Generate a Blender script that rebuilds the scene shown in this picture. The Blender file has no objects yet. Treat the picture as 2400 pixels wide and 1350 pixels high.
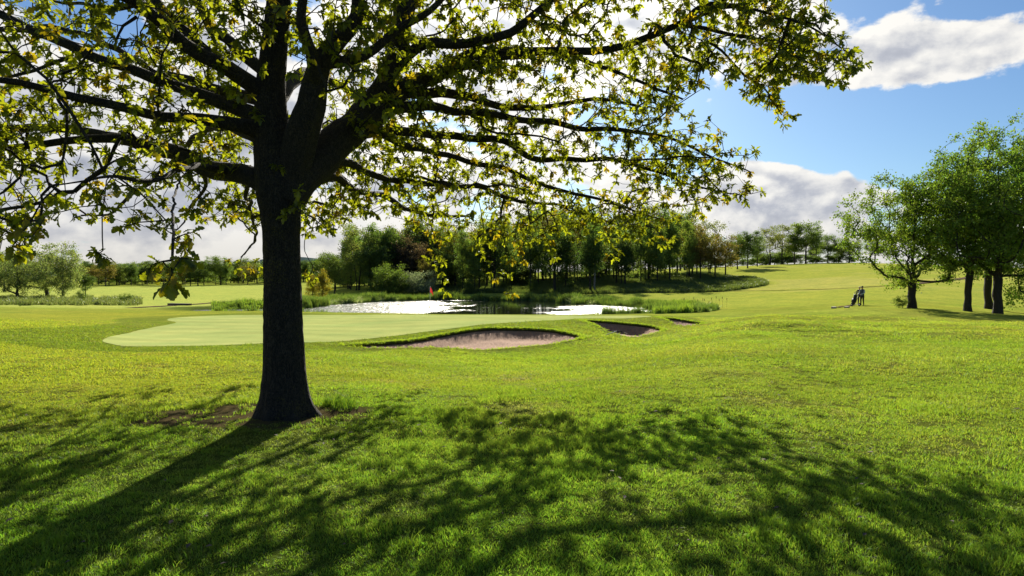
import bpy, bmesh, math, random
import numpy as np
from mathutils import Vector, Matrix
from mathutils.geometry import delaunay_2d_cdt

random.seed(7)
RNG = np.random.default_rng(11)
SC = bpy.context.scene
C = SC.collection
R = math.radians

# ---------------------------------------------------------------- camera
EYE = 1.65
PITCH = R(1.074)
FPX = 1600.0
cam_d = bpy.data.cameras.new('camera')
cam_d.sensor_width = 36.0
cam_d.lens = 24.0
cam_d.clip_start = 0.05
cam_d.clip_end = 6000
cam = bpy.data.objects.new('camera', cam_d)
cam.location = (0, 0, EYE)
cam.rotation_euler = (R(90) - PITCH, 0, 0)
C.objects.link(cam)
SC.camera = cam
CP, SP = math.cos(PITCH), math.sin(PITCH)


def ray(px, py):
    x = (px - 1200) / FPX
    v = (675 - py) / FPX
    return np.array([x, CP + v * SP, -SP + v * CP])


def at(px, py, d):
    """point seen at photo pixel (px, py), d metres ahead"""
    r = ray(px, py)
    return np.array([0, 0, EYE]) + r * (d / r[1])


def project(P):
    P = np.atleast_2d(P)
    q = P - np.array([0, 0, EYE])
    fwd = q[:, 1] * CP - q[:, 2] * SP
    up = q[:, 1] * SP + q[:, 2] * CP
    f = np.maximum(fwd, 1e-3)
    return 1200 + FPX * q[:, 0] / f, 675 - FPX * up / f, fwd


# ---------------------------------------------------------------- sun, sky
SUN_EL, SUN_AZ = R(27), R(1.7)
SUN_STRENGTH = 5.0
SKY_STRENGTH = 0.05
CLOUD_STRENGTH = 0.30
EXPOSURE = 1.0
SUN_DIR = Vector((math.sin(SUN_AZ) * math.cos(SUN_EL), math.cos(SUN_AZ) * math.cos(SUN_EL), math.sin(SUN_EL)))
sun_d = bpy.data.lights.new('sun', 'SUN')
sun_d.energy = SUN_STRENGTH
sun_d.angle = R(0.53)
sun_d.color = (1.0, 0.93, 0.80)
sun = bpy.data.objects.new('sun', sun_d)
sun.rotation_euler = SUN_DIR.to_track_quat('Z', 'Y').to_euler()
sun.location = (0, 40, 30)
C.objects.link(sun)

W = bpy.data.worlds.new('World')
SC.world = W
W.use_nodes = True
NT = W.node_tree
NT.nodes.clear()


class G:
    """tiny helper to wire shader nodes"""
    def __init__(s, nt):
        s.nt = nt

    def n(s, t, **kw):
        nd = s.nt.nodes.new(t)
        for k, v in kw.items():
            setattr(nd, k, v)
        return nd

    def put(s, sock, v):
        if hasattr(v, 'is_output'):
            s.nt.links.new(v, sock)
        else:
            try:
                sock.default_value = v
            except Exception:
                sock.default_value = tuple(v) + (1.0,)

    def math(s, op, a, b=None, c=None, clamp=False):
        nd = s.n('ShaderNodeMath', operation=op, use_clamp=clamp)
        s.put(nd.inputs[0], a)
        if b is not None:
            s.put(nd.inputs[1], b)
        if c is not None:
            s.put(nd.inputs[2], c)
        return nd.outputs[0]

    def vmath(s, op, a, b=None, out=0):
        nd = s.n('ShaderNodeVectorMath', operation=op)
        s.put(nd.inputs[0], a)
        if b is not None:
            s.put(nd.inputs[1], b)
        return nd.outputs[out]

    def noise(s, vec, scale, detail=4, rough=0.55, dist=0.0, col=False):
        nd = s.n('ShaderNodeTexNoise')
        if vec is not None:
            s.put(nd.inputs['Vector'], vec)
        nd.inputs['Scale'].default_value = scale
        nd.inputs['Detail'].default_value = detail
        nd.inputs['Roughness'].default_value = rough
        nd.inputs['Distortion'].default_value = dist
        return nd.outputs[1 if col else 0]

    def ramp(s, f, stops, interp='LINEAR'):
        nd = s.n('ShaderNodeValToRGB')
        s.put(nd.inputs[0], f)
        cr = nd.color_ramp
        cr.interpolation = interp
        while len(cr.elements) < len(stops):
            cr.elements.new(0.5)
        for e, (p, c) in zip(cr.elements, stops):
            e.position = p
            e.color = (c, c, c, 1) if isinstance(c, (int, float)) else tuple(c) + (1,)
        return nd.outputs[0]

    def mix(s, f, a, b, blend='MIX'):
        nd = s.n('ShaderNodeMix', data_type='RGBA', blend_type=blend)
        s.put(nd.inputs[0], f)
        s.put(nd.inputs[6], a)
        s.put(nd.inputs[7], b)
        return nd.outputs[2]

    def maprange(s, v, a, b, c=0.0, d=1.0, smooth=True):
        nd = s.n('ShaderNodeMapRange', interpolation_type='SMOOTHSTEP' if smooth else 'LINEAR')
        s.put(nd.inputs[0], v)
        for i, q in enumerate((a, b, c, d)):
            nd.inputs[i + 1].default_value = q
        return nd.outputs[0]


def build_sky():
    g = G(NT)
    tc = g.n('ShaderNodeTexCoord').outputs['Generated']
    sky = g.n('ShaderNodeTexSky', sky_type='NISHITA')
    sky.sun_disc = False
    sky.sun_elevation = SUN_EL
    sky.sun_rotation = SUN_AZ
    sky.altitude = 60
    sky.air_density = 1.0
    sky.dust_density = 0.6
    sky.ozone_density = 2.0
    d = tc
    # clouds lie in layers: stretch the field sideways
    st = g.vmath('MULTIPLY', d, (1.0, 1.0, 2.1))
    warp = g.noise(st, 2.6, 3, 0.5, col=True)
    stw = g.vmath('ADD', st, g.vmath('SCALE', g.vmath('SUBTRACT', warp, (0.5, 0.5, 0.5)), None))
    stw.node.inputs[1].links[0].from_node.inputs['Scale'].default_value = 0.16
    big = g.noise(stw, 2.2, 5, 0.55)
    fine = g.noise(stw, 6.5, 9, 0.60)
    dens = g.math('ADD', g.math('MULTIPLY', g.math('SUBTRACT', big, 0.5), 0.9), g.math('MULTIPLY', g.math('SUBTRACT', fine, 0.5), 1.15))

    def billow(shift):
        v = g.vmath('ADD', g.vmath('MULTIPLY', d, (1.0, 1.0, 1.25)), shift)
        n1 = g.noise(v, 9.0, 8, 0.62)
        vw = g.vmath('ADD', v, g.vmath('MULTIPLY', g.noise(v, 7.0, 3, 0.6, col=True), (0.10, 0.10, 0.10)))
        o_ = n1
        for sc_, am in ((13.0, 0.55), (31.0, 0.28)):
            vo = g.n('ShaderNodeTexVoronoi', feature='SMOOTH_F1')
            g.put(vo.inputs['Vector'], vw)
            vo.inputs['Scale'].default_value = sc_
            vo.inputs['Smoothness'].default_value = 0.35
            o_ = g.math('ADD', o_, g.math('MULTIPLY', g.math('SUBTRACT', 0.48, vo.outputs[0]), am))
        return o_
    puff = billow((0, 0, 0))
    dens = g.math('ADD', dens, g.math('MULTIPLY', g.math('SUBTRACT', puff, 0.5), 0.85))

    def blob(px, py, wx, wy, amt, prev):
        c = ray(px, py)
        c = c / np.linalg.norm(c)
        az = math.atan2(c[0], c[1])
        off = g.vmath('SUBTRACT', d, tuple(c))
        # local frame: along the horizon and up
        e1 = (math.cos(az), -math.sin(az), 0)
        a = g.math('DIVIDE', g.vmath('DOT_PRODUCT', off, e1, out=1), wx / FPX)
        sep = g.n('ShaderNodeSeparateXYZ')
        g.put(sep.inputs[0], off)
        b = g.math('DIVIDE', sep.outputs[2], wy / FPX)
        r2 = g.math('ADD', g.math('MULTIPLY', a, a), g.math('MULTIPLY', b, b))
        facing = g.math('GREATER_THAN', g.vmath('DOT_PRODUCT', d, tuple(c), out=1), 0.3)
        fall = g.math('MULTIPLY', g.math('EXPONENT', g.math('MULTIPLY', r2, -1.0)), facing)
        return g.math('ADD', prev, g.math('MULTIPLY', fall, amt))

    # the cloud sheet lies ahead and to the left; overhead and behind it opens to blue
    ahead = g.vmath('DOT_PRODUCT', d, (-0.50, 0.86, -0.10), out=1)
    cov = g.math('ADD', dens, g.maprange(ahead, -0.25, 0.75, -0.42, 0.20, False))
    # gaps of blue and the cumulus that stand in them
    for b in [(2150, 300, 420, 95, -0.62), (1800, 280, 260, 85, -0.40), (2260, 385, 240, 80, -0.40), (2330, 10, 200, 42, -0.30), (1960, 330, 140, 60, -0.20),
              (2180, 120, 240, 80, 0.62), (2330, 90, 140, 60, 0.20), (1950, 190, 150, 45, 0.25), (1830, 465, 230, 75, 0.62), (1770, 385, 80, 45, 0.30), (1960, 440, 130, 40, 0.2),
              (285, 45, 70, 50, -0.45), (1450, 260, 150, 60, -0.22), (250, 280, 420, 200, 0.22), (1150, 60, 330, 160, 0.25), (400, 520, 600, 70, 0.2)]:
        cov = blob(*b, cov)
    mask = g.maprange(cov, -0.02, 0.13)
    # thickness: thin edges are white, thick cores and undersides go grey
    lit = g.noise(g.vmath('ADD', stw, (0.0, 0.02, 0.05)), 6.5, 9, 0.60)
    pl = billow((-0.004, 0.0, 0.014))
    rel = g.math('ADD', g.math('SUBTRACT', fine, lit), g.math('SUBTRACT', puff, pl))
    core = g.maprange(cov, 0.12, 0.62)
    shade = g.math('SUBTRACT', g.math('ADD', 0.94, g.math('MULTIPLY', rel, 1.25)), g.math('MULTIPLY', core, 0.21), clamp=True)
    sepz = g.n('ShaderNodeSeparateXYZ')
    g.put(sepz.inputs[0], d)
    belly = g.math('MULTIPLY', g.maprange(sepz.outputs[2], 0.045, 0.085), g.maprange(sepz.outputs[2], 0.095, 0.175, 1.0, 0.0))
    shade = g.math('SUBTRACT', shade, g.math('MULTIPLY', belly, g.math('MULTIPLY', g.maprange(big, 0.30, 0.62), 0.07)))
    ccol = g.ramp(shade, [(0.30, (0.58, 0.63, 0.76)), (0.60, (0.85, 0.89, 1.0)), (0.82, (1.30, 1.30, 1.30)), (1.0, (1.60, 1.57, 1.50))])
    # light spreads round the sun through thin cloud
    sd = g.vmath('DOT_PRODUCT', d, tuple(SUN_DIR), out=1)
    glow = g.math('POWER', g.math('MAXIMUM', sd, 0.0), 26.0)
    ccol = g.mix(1.0, ccol, g.mix(glow, (1, 1, 1), (1.9, 1.85, 1.7)), 'MULTIPLY')
    # low sky: creamy band behind the trees
    sepd = g.n('ShaderNodeSeparateXYZ')
    g.put(sepd.inputs[0], d)
    low = g.maprange(sepd.outputs[2], 0.0, 0.10, 1.0, 0.0)
    ccol = g.mix(g.math('MULTIPLY', low, 0.55), ccol, (1.05, 1.0, 0.92))
    mask = g.math('MAXIMUM', mask, g.math('MULTIPLY', low, 0.85))
    b1 = g.n('ShaderNodeBackground')
    g.put(b1.inputs[0], g.mix(1.0, sky.outputs[0], (0.57, 0.78, 1.0), 'MULTIPLY'))
    b1.inputs[1].default_value = SKY_STRENGTH
    b2 = g.n('ShaderNodeBackground')
    g.put(b2.inputs[0], ccol)
    b2.inputs[1].default_value = CLOUD_STRENGTH
    mx = g.n('ShaderNodeMixShader')
    g.put(mx.inputs[0], mask)
    g.put(mx.inputs[1], b1.outputs[0])
    g.put(mx.inputs[2], b2.outputs[0])
    o = g.n('ShaderNodeOutputWorld')
    g.put(o.inputs[0], mx.outputs[0])


build_sky()
W.cycles.sampling_method = 'MANUAL'
W.cycles.sample_map_resolution = 1024
SC.view_settings.view_transform = 'Standard'
SC.view_settings.look = 'None'
SC.view_settings.exposure = EXPOSURE
SC.view_settings.gamma = 1.0
SC.view_settings.use_curve_mapping = False
SC.render.engine = 'CYCLES'
SC.cycles.max_bounces = 8
SC.cycles.diffuse_bounces = 3
SC.cycles.transmission_bounces = 4
SC.cycles.transparent_max_bounces = 8
SC.cycles.use_denoising = True
SC.cycles.sample_clamp_indirect = 6.0


# ---------------------------------------------------------------- helpers
def link(o, parent=None):
    C.objects.link(o)
    if parent is not None:
        o.parent = parent
    return o


def tag(o, label, cat, group=None):
    o['label'] = label
    o['category'] = cat
    if group:
        o['group'] = group
    return o


def thing(name, label, cat, loc=(0, 0, 0), rz=0.0, group=None):
    o = bpy.data.objects.new(name, None)
    o.empty_display_size = 0.2
    o.location = loc
    o.rotation_euler = (0, 0, rz)
    link(o)
    return tag(o, label, cat, group)


def make_mesh(name, V, F, mats, col=None, smooth=True, midx=None):
    """V (n,3); F list of index arrays (m,3) / (m,4); col (n,3) point colour"""
    me = bpy.data.meshes.new(name)
    V = np.asarray(V, dtype=np.float32)
    F = [np.asarray(f, dtype=np.int32) for f in F if len(f)]
    me.vertices.add(len(V))
    me.vertices.foreach_set('co', V.ravel())
    loops = np.concatenate([f.ravel() for f in F])
    tot = np.concatenate([np.full(len(f), f.shape[1], dtype=np.int32) for f in F])
    start = np.concatenate([[0], np.cumsum(tot)[:-1]]).astype(np.int32)
    me.loops.add(len(loops))
    me.loops.foreach_set('vertex_index', loops)
    me.polygons.add(len(tot))
    me.polygons.foreach_set('loop_start', start)
    me.polygons.foreach_set('loop_total', tot)
    me.polygons.foreach_set('use_smooth', np.full(len(tot), smooth, dtype=bool))
    if midx is not None:
        me.polygons.foreach_set('material_index', np.asarray(midx, dtype=np.int32))
    for m in (mats if isinstance(mats, (list, tuple)) else [mats]):
        me.materials.append(m)
    if col is not None:
        a = me.color_attributes.new('tint', 'FLOAT_COLOR', 'POINT')
        cc = np.ones((len(V), 4), dtype=np.float32)
        cc[:, :3] = col
        a.data.foreach_set('color', cc.ravel())
    me.update(calc_edges=True)
    return me


def mobj(name, me, parent=None):
    return link(bpy.data.objects.new(name, me), parent)


class MB:
    """collects simple shapes into one mesh"""
    def __init__(s):
        s.V, s.F3, s.F4, s.n = [], [], [], 0

    def add(s, V, F):
        V = np.asarray(V, float)
        s.V.append(V)
        for f in F:
            f = np.asarray(f)
            if len(f):
                (s.F3 if f.shape[1] == 3 else s.F4).append(f + s.n)
        s.n += len(V)

    def box(s, c, size, rot=None, taper=1.0):
        x, y, z = np.array(size) / 2
        v = np.array([[sx * x * (taper if sz > 0 else 1), sy * y * (taper if sz > 0 else 1), sz * z] for sz in (-1, 1) for sy in (-1, 1) for sx in (-1, 1)])
        if rot is not None:
            v = v @ np.array(rot).T
        s.add(v + np.array(c), [np.array([[0, 2, 3, 1], [4, 5, 7, 6], [0, 1, 5, 4], [2, 6, 7, 3], [0, 4, 6, 2], [1, 3, 7, 5]])])

    def tube(s, P, Rr, n=8, cap=True, sq=1.0):
        P = np.asarray(P, float)
        Rr = np.broadcast_to(np.asarray(Rr, float), (len(P),))
        V, F = tube(P, Rr, n)
        s.add(V, [F])
        if cap:
            for i0 in (0, len(P) - 1):
                ring = s.n - len(V) + i0 * n + np.arange(n)
                cidx = s.n
                s.V.append(P[i0][None])
                s.n += 1
                a, b = ring, np.roll(ring, -1)
                f = np.stack([a, b, np.full(n, cidx)], 1)
                s.F3.append(f if i0 else f[:, ::-1])

    def mesh(s, name, mats, smooth=True, col=None):
        F = []
        if s.F3:
            F.append(np.concatenate(s.F3))
        if s.F4:
            F.append(np.concatenate(s.F4))
        return make_mesh(name, np.concatenate(s.V), F, mats, smooth=smooth, col=col)


def tube(P, Rr, n=8, wob=None):
    P = np.asarray(P, float)
    k = len(P)
    T = np.gradient(P, axis=0)
    T /= np.linalg.norm(T, axis=1, keepdims=True) + 1e-9
    ref = np.array([0, 0, 1.0]) if abs(T[0][2]) < 0.8 else np.array([0, 1.0, 0])
    N = np.zeros_like(P)
    u = np.cross(T[0], ref)
    u /= np.linalg.norm(u)
    for i in range(k):
        u = u - T[i] * np.dot(u, T[i])
        u /= np.linalg.norm(u) + 1e-9
        N[i] = u
    B = np.cross(T, N)
    a = np.arange(n) / n * 2 * math.pi
    rr = np.asarray(Rr)[:, None] * (np.ones((k, n)) if wob is None else wob)
    V = P[:, None] + rr[..., None] * (np.cos(a)[None, :, None] * N[:, None] + np.sin(a)[None, :, None] * B[:, None])
    i = np.arange(k - 1)[:, None] * n
    j = np.arange(n)[None]
    jn = (j + 1) % n
    F = np.stack([i + j, i + jn, i + n + jn, i + n + j], -1).reshape(-1, 4)
    return V.reshape(-1, 3), F


def catmull(P, step):
    P = np.asarray(P, float)
    out = []
    k = len(P)
    for i in range(k - 1):
        p0, p1, p2, p3 = P[max(i - 1, 0)], P[i], P[i + 1], P[min(i + 2, k - 1)]
        m = max(1, int(np.linalg.norm((p2 - p1)[:3]) / step))
        for t in np.arange(m) / m:
            out.append(0.5 * ((2 * p1) + (-p0 + p2) * t + (2 * p0 - 5 * p1 + 4 * p2 - p3) * t * t + (-p0 + 3 * p1 - 3 * p2 + p3) * t ** 3))
    out.append(P[-1])
    return np.array(out)


def _hash(ix, iy, seed):
    h = (ix.astype(np.int64) * 374761393 + iy.astype(np.int64) * 668265263 + seed * 974711) & 0x7fffffff
    h = ((h ^ (h >> 13)) * 1274126177) & 0x7fffffff
    return ((h ^ (h >> 16)) & 0xffff) / 65535.0


def vnoise(x, y, seed=0):
    ix, iy = np.floor(x), np.floor(y)
    fx, fy = x - ix, y - iy
    fx, fy = fx * fx * (3 - 2 * fx), fy * fy * (3 - 2 * fy)
    a, b = _hash(ix, iy, seed), _hash(ix + 1, iy, seed)
    c, d = _hash(ix, iy + 1, seed), _hash(ix + 1, iy + 1, seed)
    return (a + (b - a) * fx) * (1 - fy) + (c + (d - c) * fx) * fy


def fbm(x, y, seed=0, oct=3):
    s, a, t = 0, 1.0, 0
    for k in range(oct):
        s = s + a * (vnoise(x * 2 ** k, y * 2 ** k, seed + k) - 0.5)
        t += a
        a *= 0.5
    return s / t * 2


def sstep(a, b, x):
    t = np.clip((x - a) / (b - a), 0, 1)
    return t * t * (3 - 2 * t)


def poly_sd(P, X, Y):
    """signed distance to polygon P (negative inside)"""
    P = np.asarray(P, float)
    d2 = np.full(X.shape, 1e18)
    inside = np.zeros(X.shape, bool)
    for i in range(len(P)):
        a, b = P[i], P[(i + 1) % len(P)]
        e = b - a
        t = np.clip(((X - a[0]) * e[0] + (Y - a[1]) * e[1]) / (e @ e + 1e-12), 0, 1)
        d2 = np.minimum(d2, (X - a[0] - t * e[0]) ** 2 + (Y - a[1] - t * e[1]) ** 2)
        c = (a[1] > Y) != (b[1] > Y)
        with np.errstate(divide='ignore', invalid='ignore'):
            xi = a[0] + (Y - a[1]) / (b[1] - a[1] + 1e-12) * e[0]
        inside ^= c & (X < xi)
    return np.where(inside, -1, 1) * np.sqrt(d2)


# ---------------------------------------------------------------- materials
def new_mat(name):
    m = bpy.data.materials.new(name)
    m.use_nodes = True
    m.node_tree.nodes.clear()
    return m, G(m.node_tree)


def out(g, sh):
    o = g.n('ShaderNodeOutputMaterial')
    g.put(o.inputs[0], sh)


def plain(name, col, rough=0.7, var=0.15, scale=20, metallic=0.0, bump=0.0):
    m, g = new_mat(name)
    co = g.n('ShaderNodeTexCoord').outputs['Object']
    nz = g.noise(co, scale, 4, 0.6)
    p = g.n('ShaderNodeBsdfPrincipled')
    lo = tuple(c * (1 - var) for c in col)
    hi = tuple(c * (1 + var) for c in col)
    g.put(p.inputs['Base Color'], g.ramp(nz, [(0.3, lo), (0.7, hi)]))
    p.inputs['Roughness'].default_value = rough
    p.inputs['Specular IOR Level'].default_value = 0.0 if rough > 0.9 else 0.4
    p.inputs['Metallic'].default_value = metallic
    if bump:
        b = g.n('ShaderNodeBump')
        b.inputs['Strength'].default_value = bump
        b.inputs['Distance'].default_value = 0.02
        g.put(b.inputs['Height'], nz)
        g.put(p.inputs['Normal'], b.outputs[0])
    out(g, p.outputs[0])
    return m


def leaf_mat(name, refl, trans, k=0.5, gloss=0.05, var=0.35, rough=0.4, turf=False):
    """thin leaves: reflect green, pass yellow-green light through"""
    m, g = new_mat(name)
    at_ = g.n('ShaderNodeAttribute', attribute_name='tint')
    if turf:
        ti = g.n('ShaderNodeAttribute', attribute_name='turf', attribute_type='INSTANCER')
        refl, trans = g.mix(1.0, ti.outputs[0], refl, 'MULTIPLY'), g.mix(1.0, ti.outputs[0], trans, 'MULTIPLY')
    d = g.n('ShaderNodeBsdfDiffuse')
    g.put(d.inputs[0], g.mix(1.0, at_.outputs[0], refl, 'MULTIPLY'))
    t = g.n('ShaderNodeBsdfTranslucent')
    g.put(t.inputs[0], g.mix(1.0, at_.outputs[0], trans, 'MULTIPLY'))
    mx = g.n('ShaderNodeMixShader')
    mx.inputs[0].default_value = k
    g.put(mx.inputs[1], d.outputs[0])
    g.put(mx.inputs[2], t.outputs[0])
    gl = g.n('ShaderNodeBsdfGlossy')
    gl.inputs['Roughness'].default_value = rough
    gl.inputs[0].default_value = (0.9, 0.95, 0.9, 1)
    m2 = g.n('ShaderNodeMixShader')
    m2.inputs[0].default_value = gloss
    g.put(m2.inputs[1], mx.outputs[0])
    g.put(m2.inputs[2], gl.outputs[0])
    out(g, m2.outputs[0])
    return m


def bark_mat(name, dark, light, moss=None, scale=9.0, stretch=0.35):
    m, g = new_mat(name)
    co = g.n('ShaderNodeTexCoord').outputs['Object']
    sc = g.vmath('MULTIPLY', co, (1, 1, stretch))
    v = g.n('ShaderNodeTexVoronoi', feature='DISTANCE_TO_EDGE')
    g.put(v.inputs['Vector'], g.vmath('ADD', sc, g.noise(sc, 14, 3, col=True)))
    v.inputs['Scale'].default_value = scale
    ridge = g.maprange(v.outputs[0], 0.0, 0.22)
    nz = g.noise(co, 30, 5, 0.65)
    c = g.mix(ridge, dark, light)
    c = g.mix(g.maprange(nz, 0.35, 0.7), g.mix(1.0, c, (0.6, 0.6, 0.6), 'MULTIPLY'), c)
    if moss:
        patch = g.math('MULTIPLY', g.maprange(g.noise(co, 3.0, 5, 0.7), 0.52, 0.62), g.maprange(g.noise(co, 60, 3, 0.7), 0.48, 0.6))
        c = g.mix(patch, c, moss)
    p = g.n('ShaderNodeBsdfPrincipled')
    g.put(p.inputs['Base Color'], c)
    p.inputs['Roughness'].default_value = 0.92
    b = g.n('ShaderNodeBump')
    b.inputs['Strength'].default_value = 0.9
    b.inputs['Distance'].default_value = 0.025
    g.put(b.inputs['Height'], g.math('ADD', ridge, g.math('MULTIPLY', nz, 0.5)))
    g.put(p.inputs['Normal'], b.outputs[0])
    out(g, p.outputs[0])
    return m


def ground_mat(name, near_bump=1.0, gloss=0.0, sheen=0.0, contrast=1.0):
    m, g = new_mat(name)
    co = g.n('ShaderNodeTexCoord').outputs['Object']
    tint = g.n('ShaderNodeAttribute', attribute_name='tint').outputs[0]
    n1 = g.noise(co, 0.35, 4, 0.6)
    n2 = g.noise(co, 2.2, 5, 0.65)
    n3 = g.noise(co, 22, 5, 0.7)
    c = g.mix(1.0, tint, g.ramp(n1, [(0.30, (0.82, 0.90, 0.85)), (0.70, (1.20, 1.10, 1.05))]), 'MULTIPLY')
    c = g.mix(1.0, c, g.ramp(n2, [(0.30, (1 - .26 * contrast, 1 - .20 * contrast, 1 - .22 * contrast)), (0.72, (1 + .26 * contrast, 1 + .19 * contrast, 1.0))]), 'MULTIPLY')
    c = g.mix(1.0, c, g.ramp(n3, [(0.30, (1 - .5 * contrast,) * 3), (0.70, (1 + .42 * contrast,) * 3)]), 'MULTIPLY')
    # worn, thatchy spots
    th = g.math('MULTIPLY', g.maprange(g.noise(co, 0.9, 5, 0.7), 0.60, 0.72), 0.28 * contrast)
    c = g.mix(th, c, (0.15, 0.135, 0.035))
    p = g.n('ShaderNodeBsdfPrincipled')
    g.put(p.inputs['Base Color'], c)
    p.inputs['Roughness'].default_value = 0.9
    p.inputs['Specular IOR Level'].default_value = 0.0
    p.inputs['Sheen Weight'].default_value = sheen
    p.inputs['Sheen Roughness'].default_value = 0.5
    p.inputs['Sheen Tint'].default_value = (0.85, 0.90, 0.30, 1)
    b = g.n('ShaderNodeBump')
    b.inputs['Strength'].default_value = 0.7 * near_bump
    b.inputs['Distance'].default_value = 0.04
    g.put(b.inputs['Height'], g.math('ADD', n3, g.math('MULTIPLY', n2, 1.5)))
    g.put(p.inputs['Normal'], b.outputs[0])
    out(g, p.outputs[0])
    return m


M = {}
M['ground'] = ground_mat('ground_grass', sheen=0.07)
M['green'] = ground_mat('mown_green', 0.25, sheen=0.10, contrast=0.35)
M['oak_bark'] = bark_mat('oak_bark', (0.006, 0.005, 0.004), (0.060, 0.046, 0.029), (0.085, 0.070, 0.008), 10.0)
M['wood_bark'] = bark_mat('wood_bark', (0.015, 0.013, 0.010), (0.060, 0.052, 0.040), None, 6.0)
M['birch_bark'] = bark_mat('birch_bark', (0.05, 0.045, 0.04), (0.42, 0.40, 0.37), None, 5.0, 1.6)
M['oak_leaf'] = leaf_mat('oak_leaf', (0.036, 0.070, 0.010), (0.40, 0.44, 0.012), 0.5, 0.02)
M['grass_blade'] = leaf_mat('grass_blade', (0.095, 0.155, 0.012), (0.44, 0.58, 0.025), 0.5, 0.035, rough=0.5)
M['lawn_blade'] = leaf_mat('lawn_blade', (0.88, 0.92, 0.8), (2.68, 2.72, 1.45), 0.5, 0.02, rough=0.5, turf=True)
M['reed'] = leaf_mat('reed', (0.07, 0.12, 0.02), (0.17, 0.24, 0.03), 0.5, 0.04)
M['foliage'] = leaf_mat('foliage', (1.1, 1.1, 1.0), (2.6, 2.7, 1.1), 0.45, 0.02)

m, g = new_mat('bunker_sand')
co = g.n('ShaderNodeTexCoord').outputs['Object']
n1, n2 = g.noise(co, 1.3, 5, 0.65), g.noise(co, 14, 5, 0.7)
wv = g.n('ShaderNodeTexWave')
g.put(wv.inputs['Vector'], co)
wv.inputs['Scale'].default_value = 1.8
wv.inputs['Distortion'].default_value = 6
wv.inputs['Detail'].default_value = 3
p = g.n('ShaderNodeBsdfPrincipled')
c = g.mix(1.0, g.ramp(n1, [(0.3, (0.25, 0.122, 0.060)), (0.7, (0.38, 0.200, 0.102))]), g.ramp(n2, [(0.3, 0.72), (0.7, 1.15)]), 'MULTIPLY')
g.put(p.inputs['Base Color'], c)
p.inputs['Roughness'].default_value = 0.95
b = g.n('ShaderNodeBump')
b.inputs['Strength'].default_value = 0.8
b.inputs['Distance'].default_value = 0.05
g.put(b.inputs['Height'], g.math('ADD', g.math('ADD', n2, n1), g.math('MULTIPLY', wv.outputs[1], 0.5)))
g.put(p.inputs['Normal'], b.outputs[0])
out(g, p.outputs[0])
M['sand'] = m

m, g = new_mat('pond_water')
co = g.n('ShaderNodeTexCoord').outputs['Object']
tint = g.n('ShaderNodeAttribute', attribute_name='tint')
sep = g.n('ShaderNodeSeparateColor')
g.put(sep.inputs[0], tint.outputs[0])
ruf = sep.outputs[0]                     # how ruffled / weedy the surface is
breakup = g.noise(g.vmath('MULTIPLY', co, (0.7, 0.33, 1)), 0.55, 7, 0.72)
fleck = g.noise(g.vmath('MULTIPLY', co, (1.6, 0.30, 1)), 2.6, 5, 0.7)
patch = g.maprange(g.math('ADD', ruf, g.math('MULTIPLY', g.math('SUBTRACT', breakup, 0.5), 1.7)), 0.40, 0.70)
patch = g.math('MULTIPLY', patch, g.maprange(g.math('ADD', fleck, g.math('MULTIPLY', patch, 0.10)), 0.41, 0.60))
wn = g.noise(g.vmath('MULTIPLY', co, (1, 0.55, 1)), 3.2, 5, 0.6)
wf = g.noise(co, 11, 4, 0.6)
bmp = g.n('ShaderNodeBump')
bmp.inputs['Distance'].default_value = 0.10
g.put(bmp.inputs['Strength'], g.math('ADD', 0.03, g.math('MULTIPLY', patch, 0.75)))
g.put(bmp.inputs['Height'], g.math('ADD', wn, g.math('MULTIPLY', wf, 0.5)))
p = g.n('ShaderNodeBsdfPrincipled')
p.inputs['Base Color'].default_value = (0.012, 0.016, 0.008, 1)
p.inputs['IOR'].default_value = 1.333
g.put(p.inputs['Roughness'], g.math('ADD', 0.025, g.math('MULTIPLY', patch, 0.15)))
g.put(p.inputs['Normal'], bmp.outputs[0])
# floating weed on the ruffled part
weed = g.n('ShaderNodeBsdfPrincipled')
weed.inputs['Base Color'].default_value = (0.13, 0.15, 0.08, 1)
weed.inputs['Roughness'].default_value = 0.32
g.put(weed.inputs['Normal'], bmp.outputs[0])
wm = g.math('MULTIPLY', g.maprange(g.noise(g.vmath('MULTIPLY', co, (1, 0.5, 1)), 4.5, 5, 0.75), 0.44, 0.56), patch)
mx = g.n('ShaderNodeMixShader')
g.put(mx.inputs[0], g.math('MULTIPLY', wm, 0.55))
g.put(mx.inputs[1], p.outputs[0])
g.put(mx.inputs[2], weed.outputs[0])
out(g, mx.outputs[0])
M['water'] = m

M['path'] = plain('path_dirt', (0.13, 0.095, 0.065), 0.95, 0.3, 3, bump=0.5)
M['ditch'] = plain('ditch_edge_shade', (0.030, 0.032, 0.014), 0.95, 0.3, 3)  # dark tone with the shade of the ditch edge put into it
M['plank'] = plain('weathered_plank', (0.10, 0.07, 0.05), 0.85, 0.3, 12, bump=0.3)
M['pale_plank'] = plain('pale_plank', (0.24, 0.20, 0.16), 0.8, 0.2, 12)
M['steel'] = plain('grey_steel', (0.35, 0.36, 0.38), 0.35, 0.1, 20, 0.8)
M['pale_handle'] = plain('pale_handle', (0.55, 0.52, 0.45), 0.6, 0.1)
M['red_cloth'] = leaf_mat('red_cloth', (0.36, 0.018, 0.02), (0.40, 0.02, 0.02), 0.45, 0.03)
M['white_paint'] = plain('white_paint', (0.75, 0.75, 0.72), 0.5, 0.05)
M['black_cloth'] = plain('black_cloth', (0.012, 0.012, 0.016), 0.85, 0.2)
M['navy_cloth'] = plain('navy_cloth', (0.045, 0.06, 0.085), 0.85, 0.2)
M['pale_cloth'] = plain('pale_cloth', (0.38, 0.44, 0.52), 0.85, 0.1)
M['skin'] = plain('skin', (0.45, 0.25, 0.17), 0.55, 0.08)
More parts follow.
